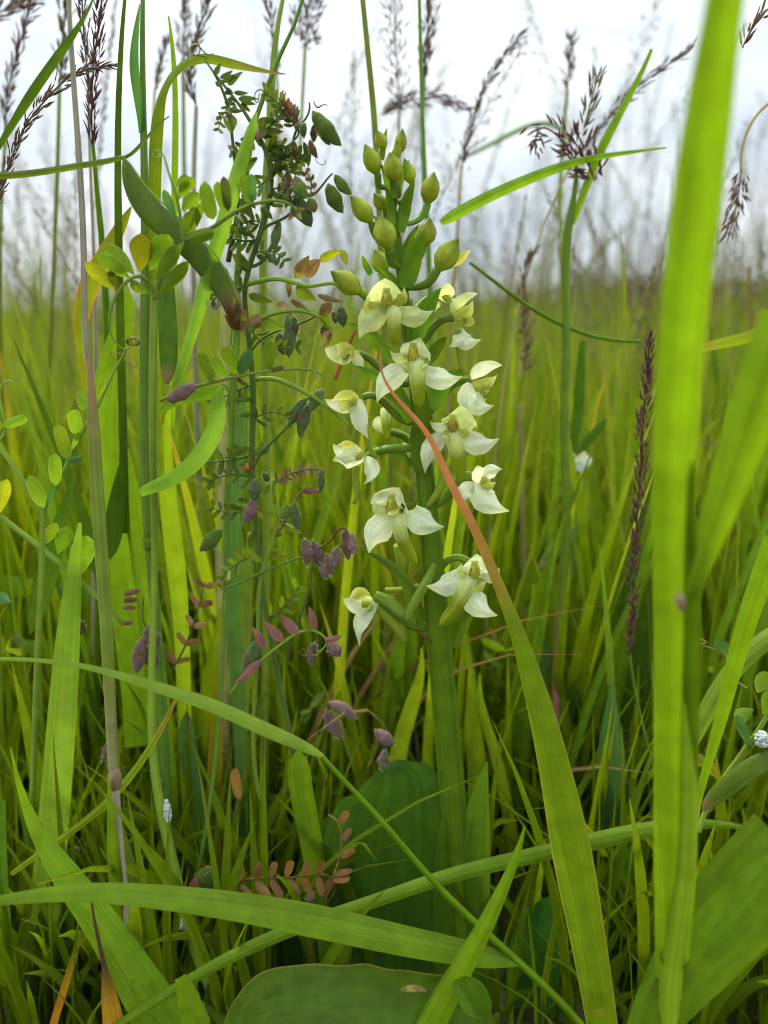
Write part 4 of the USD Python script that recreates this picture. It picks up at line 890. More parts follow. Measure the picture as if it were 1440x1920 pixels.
part('spur', tube([(748, 1020, Y0 + .003, 22), (754, 1050, Y0 + .003, 24), (758, 1072, Y0 + .003, 16)], n=12), 'spur')
part('spur', tube([(836, 870, Y0 - .003, 12), (828, 905, Y0 - .003, 15), (812, 936, Y0 - .003, 14), (800, 950, Y0 - .002, 10)], n=12), 'spur')

# basal leaves
part('basal_leaf', blade([(735, 1428, .234, 30), (738, 1438, .233, 96), (744, 1460, .233, 160), (742, 1510, .236, 214), (732, 1580, .239, 256), (722, 1680, .241, 290), (720, 1800, .240, 300), (740, 1990, .236, 260)], n=44, cup=-.22, nu=15, ruffle=.015), 'basal_leaf')
part('basal_leaf', blade([(622, 1530, .246, 10), (618, 1550, .246, 46), (605, 1610, .246, 84), (592, 1720, .246, 110), (590, 1900, .246, 120)], n=30, cup=-.2, nu=9), 'basal_leaf')
part('stem_leaf', blade([(913, 1428, .2265, 3), (903, 1480, .2262, 26), (892, 1550, .2255, 52), (884, 1640, .225, 70), (882, 1720, .225, 74), (888, 1880, .226, 76)], n=30, cup=.3, nu=9), 'bract')
part('stem_leaf', blade([(829, 1536, .2245, 5), (828, 1570, .2245, 15), (828, 1640, .2245, 27), (833, 1750, .225, 42), (850, 1900, .226, 60)], n=24, cup=.3), 'bract')
part('basal_leaf', blade([(1062, 1680, .226, 8), (1040, 1700, .226, 46), (1014, 1745, .226, 84), (1000, 1810, .226, 96), (990, 1920, .226, 80)], n=24, cup=-.3, nu=9, twist=None) if False else blade([(1062, 1680, .226, 8), (1040, 1700, .226, 46), (1014, 1745, .226, 84), (1000, 1810, .226, 96), (990, 1920, .226, 80)], n=24, cup=-.3, nu=9), 'basal_leaf')
t = thing('curled_leaf', 'wide wavy edged leaf curling up at the bottom centre with a brown nick', 'leaf', W(690, 1990, .172))
obj('blade', blade([(440, 1985, .170, 60), (462, 1972, .169, 150), (505, 1962, .167, 232), (580, 1960, .165, 262), (680, 1962, .165, 258), (770, 1960, .166, 236), (840, 1954, .168, 205), (880, 1950, .171, 160), (908, 1952, .174, 80), (918, 1958, .176, 20)], n=90, cup=-.28, nu=21, ruffle=.06, rf=7, seed=4, sawn=.012), 'basal_leaf_near', t)
obj('curled_edge', petal((846, 1846), (912, 1912), 62, .1655, .170, prof='ovate', bow=-12, cup=-.6, ruffle=.12, n=24, nu=13, seed=8), 'basal_leaf_near', t)
obj('brown_nick', blade([(752, 1856, .1635, 4), (775, 1853, .1633, 12), (798, 1858, .1635, 5)], n=10, cup=.3), 'withered', t)

# ------------------------------------------------------------------ vetches
def leaflets(parent, rows, Yv, mat, prof='oblong', fold=.26, sub=True, name='leaflet'):
    for i, r in enumerate(rows):
        b, t, w = r[:3]
        m = r[3] if len(r) > 3 else mat
        q = np.random.default_rng(int(b[0] * 7 + t[1]))
        obj(name, petal(b, t, w, Yv + q.uniform(-.001, .001), Yv + q.uniform(-.006, .002), prof=prof, bow=q.uniform(-2, 2), cup=.15, fold=fold, twist=q.uniform(-16, 16), ybow=q.uniform(-.001, .001), n=12, nu=7, seed=i), m, parent)


def hairs(m, n, length, seed):
    """fine pale hairs standing on a mesh"""
    q = np.random.default_rng(seed)
    v, f = np.asarray(m[0]), np.asarray(m[1])
    k = q.integers(0, len(f), n)
    a = q.dirichlet((1, 1, 1), n)
    p = (v[f[k]] * a[:, :, None]).sum(1)
    nr = nrm(np.cross(v[f[k, 1]] - v[f[k, 0]], v[f[k, 2]] - v[f[k, 0]]))
    nr = nr * np.sign(((p - v.mean(0)) * nr).sum(1, keepdims=True) + 1e-12)
    d = nrm(nr + .5 * q.normal(size=(n, 3)))
    w = nrm(np.cross(d, q.normal(size=(n, 3)))) * length * .07
    tip = p + d * length * q.uniform(.5, 1.2, (n, 1))
    vv = np.stack([p - w, p + w, tip], 1).reshape(-1, 3)
    return vv, np.arange(3 * n).reshape(n, 3), np.tile([[0, 0], [1, 0], [.5, 1.0]], (n, 1))


def pods(parent, rows, Yv, mat, **k):
    for r in rows:
        b, t, w = r[:3]
        m = r[3] if len(r) > 3 else mat
        q = np.random.default_rng(int(b[0] * 5 + t[1]))
        dy = q.uniform(-.003, .003)
        L = math.dist(b, t)
        pm = egg(b, t, w, Yv + dy, Yv + dy + q.uniform(-.002, .002), prof=((0, .10), (.05, .28), (.16, .76), (.30, .98), (.55, 1), (.74, .86), (.87, .50), (.95, .17), (1, .02)), n=24, ns=14, flat=.5, bumps=2 if L > 36 else 1, bump=.11, bow=q.uniform(-4, 4))
        pd = obj('pod', pm, m, parent)
        obj('hairs', hairs(pm, 90, 5 * ppm(t[1], Yv), int(b[0])), 'hair', pd)


def pinnate(parent, c, n, length, w, Yv, mat, t0=.1, t1=.95, ang=62, side=(1, 1), stem=None, shrink=.5, prof='oblong'):
    """a leaf: rachis c (x, y, Y, width) with n pairs of leaflets"""
    if stem:
        leaf = obj('leaf', tube(c, ns=6), stem, parent)
    xs = np.array([r[:2] for r in c], float)
    s = np.r_[0, np.cumsum(np.linalg.norm(np.diff(xs, axis=0), axis=1))]
    q = np.random.default_rng(int(xs[0, 0] * 3 + xs[0, 1]))
    for k in range(n):
        t = s[-1] * (t0 + (t1 - t0) * k / max(n - 1, 1))
        p = np.array([np.interp(t, s, xs[:, 0]), np.interp(t, s, xs[:, 1])])
        p2 = np.array([np.interp(t + 4, s, xs[:, 0]), np.interp(t + 4, s, xs[:, 1])]) if t + 4 < s[-1] else p + (xs[-1] - xs[-2]) / np.linalg.norm(xs[-1] - xs[-2]) * 4
        d = (p2 - p) / max(np.linalg.norm(p2 - p), 1e-6)
        yy = np.interp(t, s, [r[2] for r in c])
        for sg, on in zip((-1, 1), side):
            if not on:
                continue
            a = math.radians(ang + q.uniform(-14, 14)) * sg
            e = np.array([d[0] * math.cos(a) - d[1] * math.sin(a), d[0] * math.sin(a) + d[1] * math.cos(a)])
            L = length * on * (1 - shrink * k / max(n - 1, 1)) * q.uniform(.85, 1.1)
            obj('leaflet', petal(p, p + e * L, w * q.uniform(.8, 1.1), yy, yy + q.uniform(-.006, .004), prof=prof, cup=.15, fold=.2, twist=q.uniform(-35, 35), n=9, nu=5, bow=q.uniform(-1.5, 1.5)), mat, leaf if stem else parent)
    return leaf if stem else parent


# common vetch with broad leaflets and long pods
YV = .216
v1 = thing('vetch_plant', 'hairy vetch with broad notched leaflets and long green pea pods at upper left', 'vetch', W(440, 1930, .205))
obj('stem', tube([(348, 450, YV, 8), (322, 490, YV, 9), (298, 525, YV, 11), (290, 570, YV + .001, 14), (287, 680, YV + .002, 15), (286, 780, YV + .003, 14), (290, 1000, .235, 13), (286, 1200, .232, 14), (295, 1480, .226, 17), (320, 1600, .222, 19), (360, 1760, .214, 21), (442, 1925, .205, 23)], n=80, ns=10), 'vetch_stem', v1)
lf = obj('leaf', tube([(290, 560, YV, 8), (280, 531, YV - .001, 8), (262, 518, YV - .003, 8), (232, 534, YV - .005, 7), (209, 578, YV - .005, 6), (206, 620, YV - .004, 4), (222, 648, YV - .003, 3), (236, 655, YV - .003, 3), (246, 646, YV - .003, 2.5), (240, 636, YV - .003, 2.5), (228, 642, YV - .003, 2)], n=60, ns=7), 'vetch_stem', v1)
leaflets(lf, [((253, 516), (198, 455), 32), ((246, 524), (180, 476), 30), ((261, 512), (264, 437), 43, 'vetch_yellow'), ((280, 508), (316, 440), 42), ((291, 527), (338, 457), 28), ((296, 552), (353, 490), 25), ((218, 546), (160, 490), 28, 'vetch_yellow'), ((280, 550), (244, 528), 20), ((222, 545), (204, 508), 16, 'vetch_dark')], YV - .003, 'vetch_leaf', 'obovate')
lf = obj('leaf', tube([(346, 452, YV - .002, 8), (337, 400, YV - .003, 7), (330, 365, YV - .004, 6), (320, 335, YV - .005, 5), (311, 305, YV - .005, 4), (300, 284, YV - .005, 3), (290, 284, YV - .005, 3), (288, 294, YV - .005, 3), (296, 296, YV - .005, 2.5), (299, 288, YV - .004, 2)], n=50, ns=7), 'vetch_stem', v1)
leaflets(lf, [((334, 376), (363, 333), 26), ((329, 352), (353, 330), 16), ((341, 395), (375, 363), 26), ((331, 410), (307, 355), 18, 'grass_blue'), ((347, 442), (368, 388), 26), ((369, 427), (377, 380), 16), ((345, 440), (356, 396), 22)], YV - .004, 'vetch_leaf', 'obovate')
lf = obj('leaf', tube([(346, 452, YV - .002, 8), (372, 440, YV - .004, 8), (402, 424, YV - .006, 8), (440, 398, YV - .007, 8), (490, 379, YV - .006, 7), (530, 378, YV - .005, 6), (552, 390, YV - .004, 5), (560, 402, YV - .004, 3)], n=40, ns=7), 'vetch_stem', v1)
leaflets(lf, [((400, 412), (384, 340), 28), ((429, 398), (407, 340), 24), ((428, 396), (419, 330), 18, 'vetch_dark'), ((471, 381), (456, 326), 24), ((474, 380), (472, 326), 18, 'grass_blue'), ((352, 449), (402, 436), 24)], YV - .007, 'vetch_leaf')
leaflets(lf, [((545, 388), (566, 412), 16, 'tendril'), ((552, 392), (541, 414), 10, 'withered'), ((556, 396), (572, 392), 8, 'withered')], YV - .004, 'withered', 'lance')
lf = obj('leaf', tube([(300, 752, YV + .002, 7), (370, 724, YV, 7), (410, 714, YV - .002, 7), (479, 699, YV - .003, 6), (540, 692, YV - .002, 5), (586, 695, YV - .001, 4), (602, 702, YV - .001, 3), (612, 716, YV - .001, 2)], n=40, ns=7), 'vetch_stem', v1)
leaflets(lf, [((449, 703), (417, 652), 28), ((450, 703), (470, 656), 22, 'grass_blue'), ((501, 693), (508, 640), 24), ((504, 693), (516, 644), 15), ((425, 708), (400, 668), 20), ((400, 715), (374, 660), 24), ((392, 716), (390, 680), 12), ((586, 694), (598, 712), 6, 'tendril'), ((502, 694), (532, 688), 9, 'vetch_dark')], YV - .002, 'vetch_leaf')
lf = obj('leaf', tube([(460, 535, YV + .012, 8), (480, 529, YV + .010, 9), (530, 524, YV + .008, 9), (578, 536, YV + .008, 8), (612, 532, YV + .008, 7), (640, 538, YV + .010, 5)], n=30, ns=7), 'vetch_stem', v1, )
leaflets(lf, [((566, 514), (602, 486), 30, 'withered'), ((552, 522), (580, 478), 24, 'withered'), ((600, 490), (642, 470), 18, 'vetch_yellow'), ((640, 468), (650, 500), 14, 'vetch_yellow'), ((555, 538), (594, 564), 24, 'olive_tip'), ((595, 552), (645, 566), 12, 'withered'), ((540, 530), (542, 560), 10, 'withered'), ((545, 562), (580, 582), 10, 'withered'), ((536, 578), (520, 568), 18, 'papery')], YV + .008, 'withered', 'lance')
lf = obj('leaf', tube([(470, 622, YV + .006, 12), (484, 602, YV + .005, 10), (520, 586, YV + .004, 8), (558, 582, YV + .004, 8), (598, 594, YV + .005, 7), (624, 618, YV + .006, 4)], n=30, ns=7), 'vetch_stem', v1)
leaflets(lf, [((492, 602), (536, 618), 20, 'olive_tip'), ((598, 590), (622, 568), 26, 'withered'), ((624, 616), (598, 588), 16, 'olive_tip'), ((622, 620), (600, 656), 22, 'withered'), ((472, 616), (486, 590), 26, 'papery'), ((450, 620), (430, 572), 22, 'withered'), ((452, 622), (460, 580), 18, 'withered'), ((444, 620), (420, 590), 16, 'withered')], YV + .004, 'withered', 'ovate')
obj('stem', tube([(446, 612, YV + .008, 16), (441, 660, YV + .010, 15), (436, 740, YV + .014, 15), (432, 860, YV + .02, 15)], n=24, ns=8), 'vetch_stem', v1)
POD = ((0, .06), (.03, .26), (.08, .60), (.18, .93), (.32, 1), (.7, .98), (.88, .82), (.96, .6), (1, .35))
def long_pod(c, flat=.42):
    P, wd, _ = resample(c, 60)
    return tube3(P, wd * .5, 22, flat=flat, flat_to_cam=True)
pd = obj('pea_pod', long_pod([(231, 297, YV + .003, 2), (238, 314, YV + .003, 20), (250, 345, YV + .003, 37), (276, 388, YV + .003, 47), (318, 428, YV + .003, 48), (362, 468, YV + .003, 47), (402, 515, YV + .004, 46), (432, 560, YV + .005, 38), (446, 598, YV + .006, 20)]), 'pod_smooth', v1)
obj('seam', tube([(231, 295, YV + .001, 2), (243, 306, YV + .001, 3), (262, 334, YV + .0005, 3), (294, 370, YV + .0005, 3), (334, 408, YV + .0005, 3), (378, 448, YV + .0005, 3), (420, 502, YV + .002, 3), (448, 570, YV + .004, 3)], n=40, ns=6), 'vetch_stem', pd)
for k, (e, w) in enumerate([((424, 552), 8), ((436, 548), 8), ((414, 566), 7), ((446, 560), 7)]):
    obj('calyx_tooth', petal((446, 608), e, w + 6, YV + .0035, YV + .002, prof='lance', cup=.4), 'withered', pd)
pd = obj('pea_pod', long_pod([(314, 500, YV + .008, 8), (312, 540, YV + .007, 30), (314, 600, YV + .006, 35), (316, 660, YV + .006, 34), (314, 704, YV + .006, 22), (312, 720, YV + .006, 6)]), 'pod_smooth', v1)
obj('pod', egg((366, 722), (314, 752), 26, YV - .003, bumps=2, flat=.6, prof=((0, .3), (.15, .8), (.4, 1), (.75, .9), (.92, .6), (1, .1))), 'pod_purple', v1)

# tall dark vetch with fine leaflets (tufted habit) and small pods
YT = .226
v2 = thing('vetch_plant', 'slender dark stemmed vetch with fine folded leaflets and clusters of small grey-green pods', 'vetch', W(560, 1700, .25))
obj('stem', tube([(384, 112, YT, 3.2), (398, 132, YT, 4.0), (420, 160, YT, 4.8), (442, 188, YT, 5.6), (466, 222, YT, 7.2), (482, 250, YT, 8.0), (498, 282, YT, 9.6), (508, 325, YT, 10.4), (502, 385, YT, 11.2), (484, 450, YT, 10.4), (468, 500, YT + .001, 9.6), (459, 545, YT + .002, 9.6), (463, 600, YT + .002, 9.6), (469, 660, YT + .002, 10.4), (474, 720, YT + .003, 11.2), (473, 836, YT + .004, 11.2), (478, 960, YT + .006, 10.4), (498, 1140, YT + .010, 9.6), (528, 1300, YT + .014, 9.6), (560, 1700, .25, 9.6)], n=110, ns=9), 'vetch_stem_dark', v2)
obj('stem', tube([(398, 132, YT + .002, 4), (414, 162, YT + .002, 5), (426, 196, YT + .002, 6), (434, 245, YT + .002, 6), (440, 300, YT + .002, 6), (446, 380, YT + .003, 8), (438, 440, YT + .004, 10), (428, 490, YT + .006, 10)], n=40, ns=7), 'vetch_stem_dark', v2)
leaflets(v2, [((412, 146), (437, 131), 9), ((418, 154), (448, 138), 10), ((404, 140), (415, 118), 10), ((428, 160), (456, 134), 12), ((422, 152), (406, 158), 9), ((414, 160), (404, 152), 8), ((424, 166), (438, 176), 8),
              ((434, 172), (418, 178), 10), ((438, 174), (466, 174), 9), ((442, 184), (424, 188), 9), ((446, 186), (486, 186), 11), ((452, 192), (480, 196), 10), ((450, 196), (470, 210), 10), ((428, 204), (456, 208), 10),
              ((432, 212), (434, 252), 26, 'pod_green'), ((482, 226), (526, 228), 12), ((484, 252), (532, 246), 16), ((486, 228), (484, 262), 30, 'pod_green'), ((490, 250), (522, 260), 16, 'pod_green'), ((468, 302), (482, 294), 8), ((456, 322), (484, 296), 11), ((496, 280), (540, 276), 16), ((498, 284), (528, 262), 12),
              ((508, 322), (538, 310), 14), ((508, 300), (560, 280), 16, 'vetch_dark'), ((502, 340), (530, 300), 10), ((500, 340), (544, 272), 13), ((446, 396), (470, 388), 10), ((440, 402), (458, 418), 11), ((438, 410), (484, 422), 9), ((440, 428), (482, 446), 9), ((452, 366), (480, 392), 16), ((450, 372), (476, 412), 20), ((488, 390), (512, 412), 14),
              ((462, 504), (434, 476), 20), ((464, 508), (448, 470), 18), ((460, 510), (462, 486), 14), ((466, 552), (513, 567), 18, 'bract'), ((420, 500), (436, 560), 12), ((440, 520), (456, 500), 10), ((400, 548), (434, 546), 10)], YT, 'vetch_dark', 'lance')
lf = pinnate(v2, [(556, 246, YT - .001, 4), (546, 226, YT - .001, 4), (533, 210, YT - .001, 3.5), (520, 192, YT - .001, 3), (504, 179, YT - .001, 3), (488, 168, YT - .001, 2.5), (478, 176, YT - .001, 2), (479, 190, YT - .001, 2), (486, 176, YT, 2)], 11, 34, 8, YT, 'vetch_dark', t0=.08, t1=.62, ang=48, side=(.55, 1), stem='vetch_stem_dark', shrink=.3)
lf = pinnate(v2, [(552, 262, YT, 4), (560, 248, YT, 4), (558, 236, YT - .001, 4), (548, 222, YT - .001, 3), (536, 206, YT - .001, 3), (526, 186, YT - .001, 2)], 12, 26, 6, YT, 'vetch_purple', t0=.3, t1=1, ang=40, side=(.2, 1.0), stem='vetch_stem_dark', shrink=.1, prof='lance')
for c_, n_, L_, w_, mt in [
    ([(484, 256, YT, 4), (502, 240, YT, 4), (520, 222, YT - .001, 3), (536, 196, YT - .001, 2)], 6, 26, 9, 'vetch_dark'),
    ([(500, 290, YT, 4), (522, 300, YT, 4), (545, 300, YT - .001, 3), (566, 290, YT - .001, 2)], 6, 30, 10, 'vetch_dark'),
    ([(506, 330, YT, 4), (490, 346, YT, 4), (470, 356, YT - .001, 3), (446, 352, YT - .001, 2)], 5, 30, 10, 'vetch_dark'),
    ([(500, 390, YT, 4), (520, 372, YT, 4), (542, 350, YT - .001, 3), (556, 322, YT - .001, 2)], 6, 26, 9, 'vetch_dark'),
    ([(484, 448, YT, 4), (464, 452, YT, 4), (440, 448, YT - .001, 3), (420, 436, YT - .001, 2)], 5, 30, 9, 'vetch_dark'),
    ([(460, 545, YT, 4), (440, 540, YT, 4), (418, 548, YT - .001, 3), (398, 566, YT - .001, 2)], 5, 30, 10, 'vetch_dark'),
    ([(474, 720, YT + .004, 4), (450, 730, YT + .004, 4), (424, 742, YT + .004, 3), (400, 760, YT + .004, 2)], 5, 30, 9, 'vetch_dark'),
    ([(474, 850, YT + .006, 4), (440, 862, YT + .006, 4), (400, 866, YT + .006, 3), (350, 880, YT + .006, 2)], 6, 34, 11, 'vetch_dark'),
    ([(478, 900, YT + .006, 4), (450, 890, YT + .006, 4), (420, 892, YT + .006, 3), (390, 906, YT + .006, 2)], 5, 26, 9, 'vetch_dark'),
    ([(442, 188, YT, 3), (430, 200, YT, 3), (416, 220, YT - .001, 2), (410, 244, YT - .001, 2)], 6, 18, 7, 'vetch_dark'),
    ([(482, 250, YT, 3), (470, 268, YT, 3), (452, 280, YT - .001, 2), (432, 284, YT - .001, 2)], 6, 22, 8, 'vetch_dark'),
    ([(498, 282, YT, 3), (520, 272, YT, 3), (545, 280, YT - .001, 2), (560, 300, YT - .001, 2)], 7, 22, 8, 'vetch_dark'),
    ([(508, 318, YT, 3), (530, 318, YT, 3), (552, 310, YT - .001, 2), (572, 300, YT - .001, 2)], 7, 20, 7, 'olive_tip'),
    ([(504, 360, YT, 3), (522, 352, YT, 3), (540, 356, YT - .001, 2), (556, 380, YT - .001, 2)], 6, 22, 8, 'vetch_dark'),
    ([(492, 420, YT, 3), (470, 414, YT, 3), (452, 420, YT - .001, 2), (436, 436, YT - .001, 2)], 6, 22, 8, 'vetch_dark'),
    ([(474, 480, YT, 3), (494, 470, YT, 3), (516, 474, YT - .001, 2), (534, 490, YT - .001, 2)], 6, 24, 9, 'vetch_dark'),
    ([(462, 600, YT + .002, 3), (490, 640, YT + .002, 3), (520, 652, YT, 2), (560, 650, YT, 2)], 6, 26, 9, 'vetch_dark'),
    ([(474, 790, YT + .004, 3), (500, 774, YT + .004, 3), (526, 776, YT + .004, 2), (548, 790, YT + .004, 2)], 6, 24, 8, 'vetch_dark'),
    ([(476, 940, YT + .006, 3), (448, 960, YT + .006, 3), (420, 960, YT + .006, 2), (396, 950, YT + .006, 2)], 6, 26, 9, 'vetch_dark'),
    ([(484, 1040, YT + .008, 3), (456, 1050, YT + .008, 3), (428, 1070, YT + .008, 2), (410, 1100, YT + .008, 2)], 6, 26, 9, 'olive_tip'),
    ([(576, 372, YT, 3), (584, 352, YT, 3), (582, 336, YT, 3), (574, 322, YT, 2)], 4, 16, 8, 'withered'),
    ([(500, 1160, YT + .012, 4), (530, 1140, YT + .012, 4), (560, 1100, YT + .012, 3)], 4, 30, 10, 'olive_tip'),
    ([(320, 1260, .25, 4), (352, 1200, .25, 4), (372, 1140, .25, 3), (384, 1090, .25, 2)], 5, 34, 13, 'vetch_orange')]:
    pinnate(v2, c_, n_, L_, w_, YT, mt, stem='vetch_stem_dark', ang=58, shrink=.35)
obj('branch', tube([(504, 300, YT, 6), (530, 292, YT, 5), (548, 268, YT, 5), (556, 244, YT, 5), (572, 224, YT, 4), (580, 206, YT, 4), (580, 192, YT, 3)], n=30, ns=6), 'vetch_stem_dark', v2)
obj('branch', tube([(510, 320, YT, 6), (532, 330, YT, 5), (556, 350, YT, 5), (576, 368, YT, 5), (610, 340, YT, 4), (624, 325, YT, 3)], n=30, ns=6), 'vetch_stem_dark', v2)
obj('branch', tube([(486, 440, YT, 7), (508, 420, YT, 6), (530, 410, YT, 6), (548, 396, YT, 5)], n=14, ns=6), 'vetch_stem_dark', v2)
obj('branch', tube([(473, 500, YT, 7), (500, 480, YT, 6), (516, 440, YT, 6), (525, 412, YT, 5)], n=14, ns=6), 'vetch_stem_dark', v2)
pods(v2, [((586, 208), (641, 274), 30), ((603, 236), (619, 273), 17), ((573, 230), (571, 260), 12, 'pod_grey'), ((569, 266), (578, 313), 13), ((581, 262), (596, 297), 13, 'withered'), ((590, 232), (588, 268), 14, 'withered'), ((594, 230), (600, 258), 12),
           ((628, 327), (660, 365), 20), ((615, 344), (644, 400), 28), ((554, 330), (576, 373), 26), ((552, 368), (584, 426), 32, 'pod_grey'), ((576, 372), (589, 400), 18), ((525, 414), (514, 472), 17, 'pod_grey'), ((540, 320), (535, 370), 14, 'withered'), ((530, 330), (528, 362), 12), ((548, 262), (556, 300), 13, 'withered'), ((545, 350), (536, 392), 12)], YT - .002, 'pod_green')
obj('wisp', tube([(588, 190, YT, 2), (600, 200, YT, 3), (607, 196, YT, 2), (614, 199, YT, 1.5)], n=12, ns=5), 'withered', v2)
obj('wisp', tube([(592, 296, YT, 1.5), (600, 308, YT, 1.5), (608, 308, YT, 1.5), (610, 300, YT, 1)], n=12, ns=5), 'papery', v2)
obj('wisp', tube([(556, 298, YT, 2), (566, 318, YT, 2), (572, 330, YT, 2), (580, 334, YT, 1)], n=12, ns=5), 'vetch_stem_dark', v2)
# branches with pods lower down
obj('branch', tube([(470, 920, YT + .004, 7), (486, 856, YT + .003, 6), (508, 830, YT + .002, 6), (540, 798, YT + .001, 5), (572, 752, YT, 4), (582, 745, YT, 4)], n=24, ns=6), 'vetch_stem_dark', v2)
obj('branch', tube([(480, 712, YT + .004, 9), (520, 712, YT + .003, 9), (562, 730, YT + .001, 9), (600, 752, YT, 8), (632, 778, YT, 6), (654, 796, YT, 4)], n=24, ns=7), 'vetch_stem', v2)
obj('branch', tube([(470, 662, YT + .008, 4), (500, 630, YT + .008, 4), (545, 612, YT + .008, 4), (592, 592, YT + .008, 4)], n=16, ns=6), 'vetch_stem_dark', v2)
pods(v2, [((538, 590), (541, 672), 22), ((551, 592), (556, 632), 13), ((522, 624), (532, 666), 22), ((608, 606), (609, 636), 17), ((638, 574), (644, 614), 20), ((622, 584), (628, 608), 12), ((573, 747), (541, 798), 24), ((581, 756), (562, 822), 22), ((607, 730), (583, 773), 21)], YT + .003, 'pod_grey')
leaflets(v2, [((505, 838), (472, 856), 18, 'vetch_dark'), ((470, 870), (446, 876), 14, 'vetch_dark'), ((478, 746), (430, 752), 10), ((474, 775), (446, 780), 9), ((470, 840), (420, 860), 14)], YT + .003, 'vetch_dark', 'lance')

# hairy tare with purple pods, middle
YH = .224
v3 = thing('vetch_plant', 'trailing tare with clusters of hairy purple-brown pods left of the lower orchid flowers', 'vetch', W(490, 1500, .24))
obj('stem', tube([(514, 900, YH, 6), (516, 940, YH, 8), (520, 975, YH, 8), (512, 1010, YH, 8), (500, 1046, YH, 9), (490, 1080, YH + .001, 8), (484, 1180, YH + .004, 8), (478, 1300, YH + .008, 8), (490, 1500, .24, 8)], n=50, ns=7), 'vetch_stem', v3)
obj('branch', tube([(424, 1102, YH + .002, 4), (455, 1090, YH + .001, 4), (488, 1075, YH, 5), (525, 1059, YH - .001, 4), (562, 1045, YH - .001, 4)], n=20, ns=6), 'vetch_stem_dark', v3)
obj('branch', tube([(585, 1062, YH, 4), (580, 1100, YH, 4), (568, 1140, YH + .001, 5), (553, 1180, YH + .002, 5), (540, 1240, YH + .006, 5)], n=20, ns=6), 'vetch_stem_dark', v3)
obj('branch', tube([(580, 1035, YH, 3), (604, 1024, YH - .001, 4), (624, 1008, YH - .001, 4), (636, 992, YH - .001, 4), (650, 992, YH - .001, 3)], n=16, ns=6), 'withered', v3)
pods(v3, [((570, 1010), (575, 1062), 20), ((587, 1014), (599, 1064), 21), ((601, 1055), (613, 1086), 17), ((633, 1024), (621, 1074), 21), ((611, 1038), (621, 1080), 15), ((647, 990), (653, 1052), 20), ((660, 998), (663, 1042), 12)], YH - .002, 'pod_purple')
pods(v3, [((482, 898), (480, 940), 24, 'pod_grey'), ((476, 934), (458, 982), 24, 'pod_purple'), ((553, 944), (561, 996), 17, 'pod_grey'), ((548, 946), (526, 974), 18, 'pod_green'), ((492, 886), (500, 906), 12, 'pod_green'), ((602, 880), (600, 926), 13, 'pod_grey'), ((416, 992), (374, 1034), 26, 'pod_green'), ((484, 1198), (454, 1260), 26, 'pod_grey')], YH - .001, 'pod_grey')
obj('branch', tube([(512, 1010, YH, 5), (530, 984, YH, 5), (555, 936, YH, 5), (570, 918, YH, 4), (598, 924, YH - .001, 4)], n=20, ns=6), 'withered', v3)
leaflets(v3, [((566, 922), (600, 923), 14, 'vetch_purple'), ((515, 945), (512, 920), 9), ((532, 948), (535, 930), 11), ((520, 978), (504, 960), 12), ((524, 976), (546, 984), 14), ((530, 980), (568, 1000), 12), ((514, 1005), (530, 1000), 9), ((508, 1032), (524, 1034), 10), ((500, 1048), (552, 1040), 8), ((490, 1055), (455, 1030), 12, 'olive_tip'), ((470, 1030), (478, 990), 18, 'vetch_dark'), ((505, 910), (494, 930), 10), ((524, 905), (540, 890), 10, 'withered'), ((462, 880), (446, 876), 9, 'vetch_orange'), ((466, 880), (460, 868), 9, 'vetch_orange'), ((470, 884), (476, 866), 10, 'withered')], YH, 'olive_tip', 'lance')
lf = pinnate(v3, [(514, 905, YH - .001, 4), (530, 896, YH - .001, 4), (550, 886, YH - .001, 3.5), (575, 880, YH - .001, 3), (596, 880, YH - .001, 3), (606, 884, YH - .001, 2.5), (607, 890, YH - .001, 2)], 9, 22, 5.5, YH, 'vetch_purple', t0=.05, t1=.8, ang=-60, side=(1, .9), stem='vetch_stem_dark', shrink=.4, prof='lance')
lf = obj('leaf', tube([(432, 1300, YH + .003, 4), (485, 1242, YH, 5), (535, 1202, YH - .001, 5), (575, 1182, YH - .001, 5), (597, 1186, YH - .001, 4), (612, 1202, YH - .001, 3), (606, 1216, YH - .001, 2.5), (594, 1222, YH - .001, 2)], n=40, ns=6), 'vetch_stem', v3)
leaflets(lf, [((531, 1203), (493, 1163), 19), ((560, 1187), (524, 1150), 21), ((591, 1181), (579, 1136), 17), ((582, 1180), (566, 1156), 17, 'olive_tip'), ((609, 1202), (642, 1192), 15), ((496, 1216), (472, 1174), 18), ((489, 1238), (438, 1285), 17)], YH - .002, 'vetch_purple', 'lance')
pods(v3, [((592, 1204), (584, 1246), 18), ((614, 1208), (638, 1232), 24)], YH + .003, 'pod_purple')
obj('tendril', tube([(575, 1224, YH, 2), (566, 1228, YH, 2), (563, 1220, YH, 2), (570, 1217, YH, 2), (574, 1224, YH, 2), (590, 1228, YH, 2), (604, 1220, YH, 2)], n=24, ns=5), 'withered', v3)
obj('branch', tube([(590, 1390, YH + .008, 4), (612, 1330, YH + .006, 4), (625, 1310, YH + .006, 4)], n=10, ns=6), 'withered', v3)
obj('branch', tube([(690, 1440, YH + .01, 4), (708, 1400, YH + .01, 4), (716, 1370, YH + .01, 3)], n=10, ns=6), 'withered', v3)
pods(v3, [((618, 1317), (667, 1347), 24), ((612, 1330), (643, 1386), 26), ((704, 1368), (740, 1397), 24), ((722, 1404), (716, 1444), 18)], YH + .006, 'pod_purple')
pods(v3, [((276, 1174), (298, 1217), 27), ((280, 1208), (288, 1260), 26), ((266, 1196), (256, 1264), 25)], .236, 'pod_purple')
obj('branch', tube([(274, 1176, .236, 4), (268, 1160, .236, 3), (270, 1120, .237, 3)], n=8, ns=5), 'vetch_stem_dark', v3)

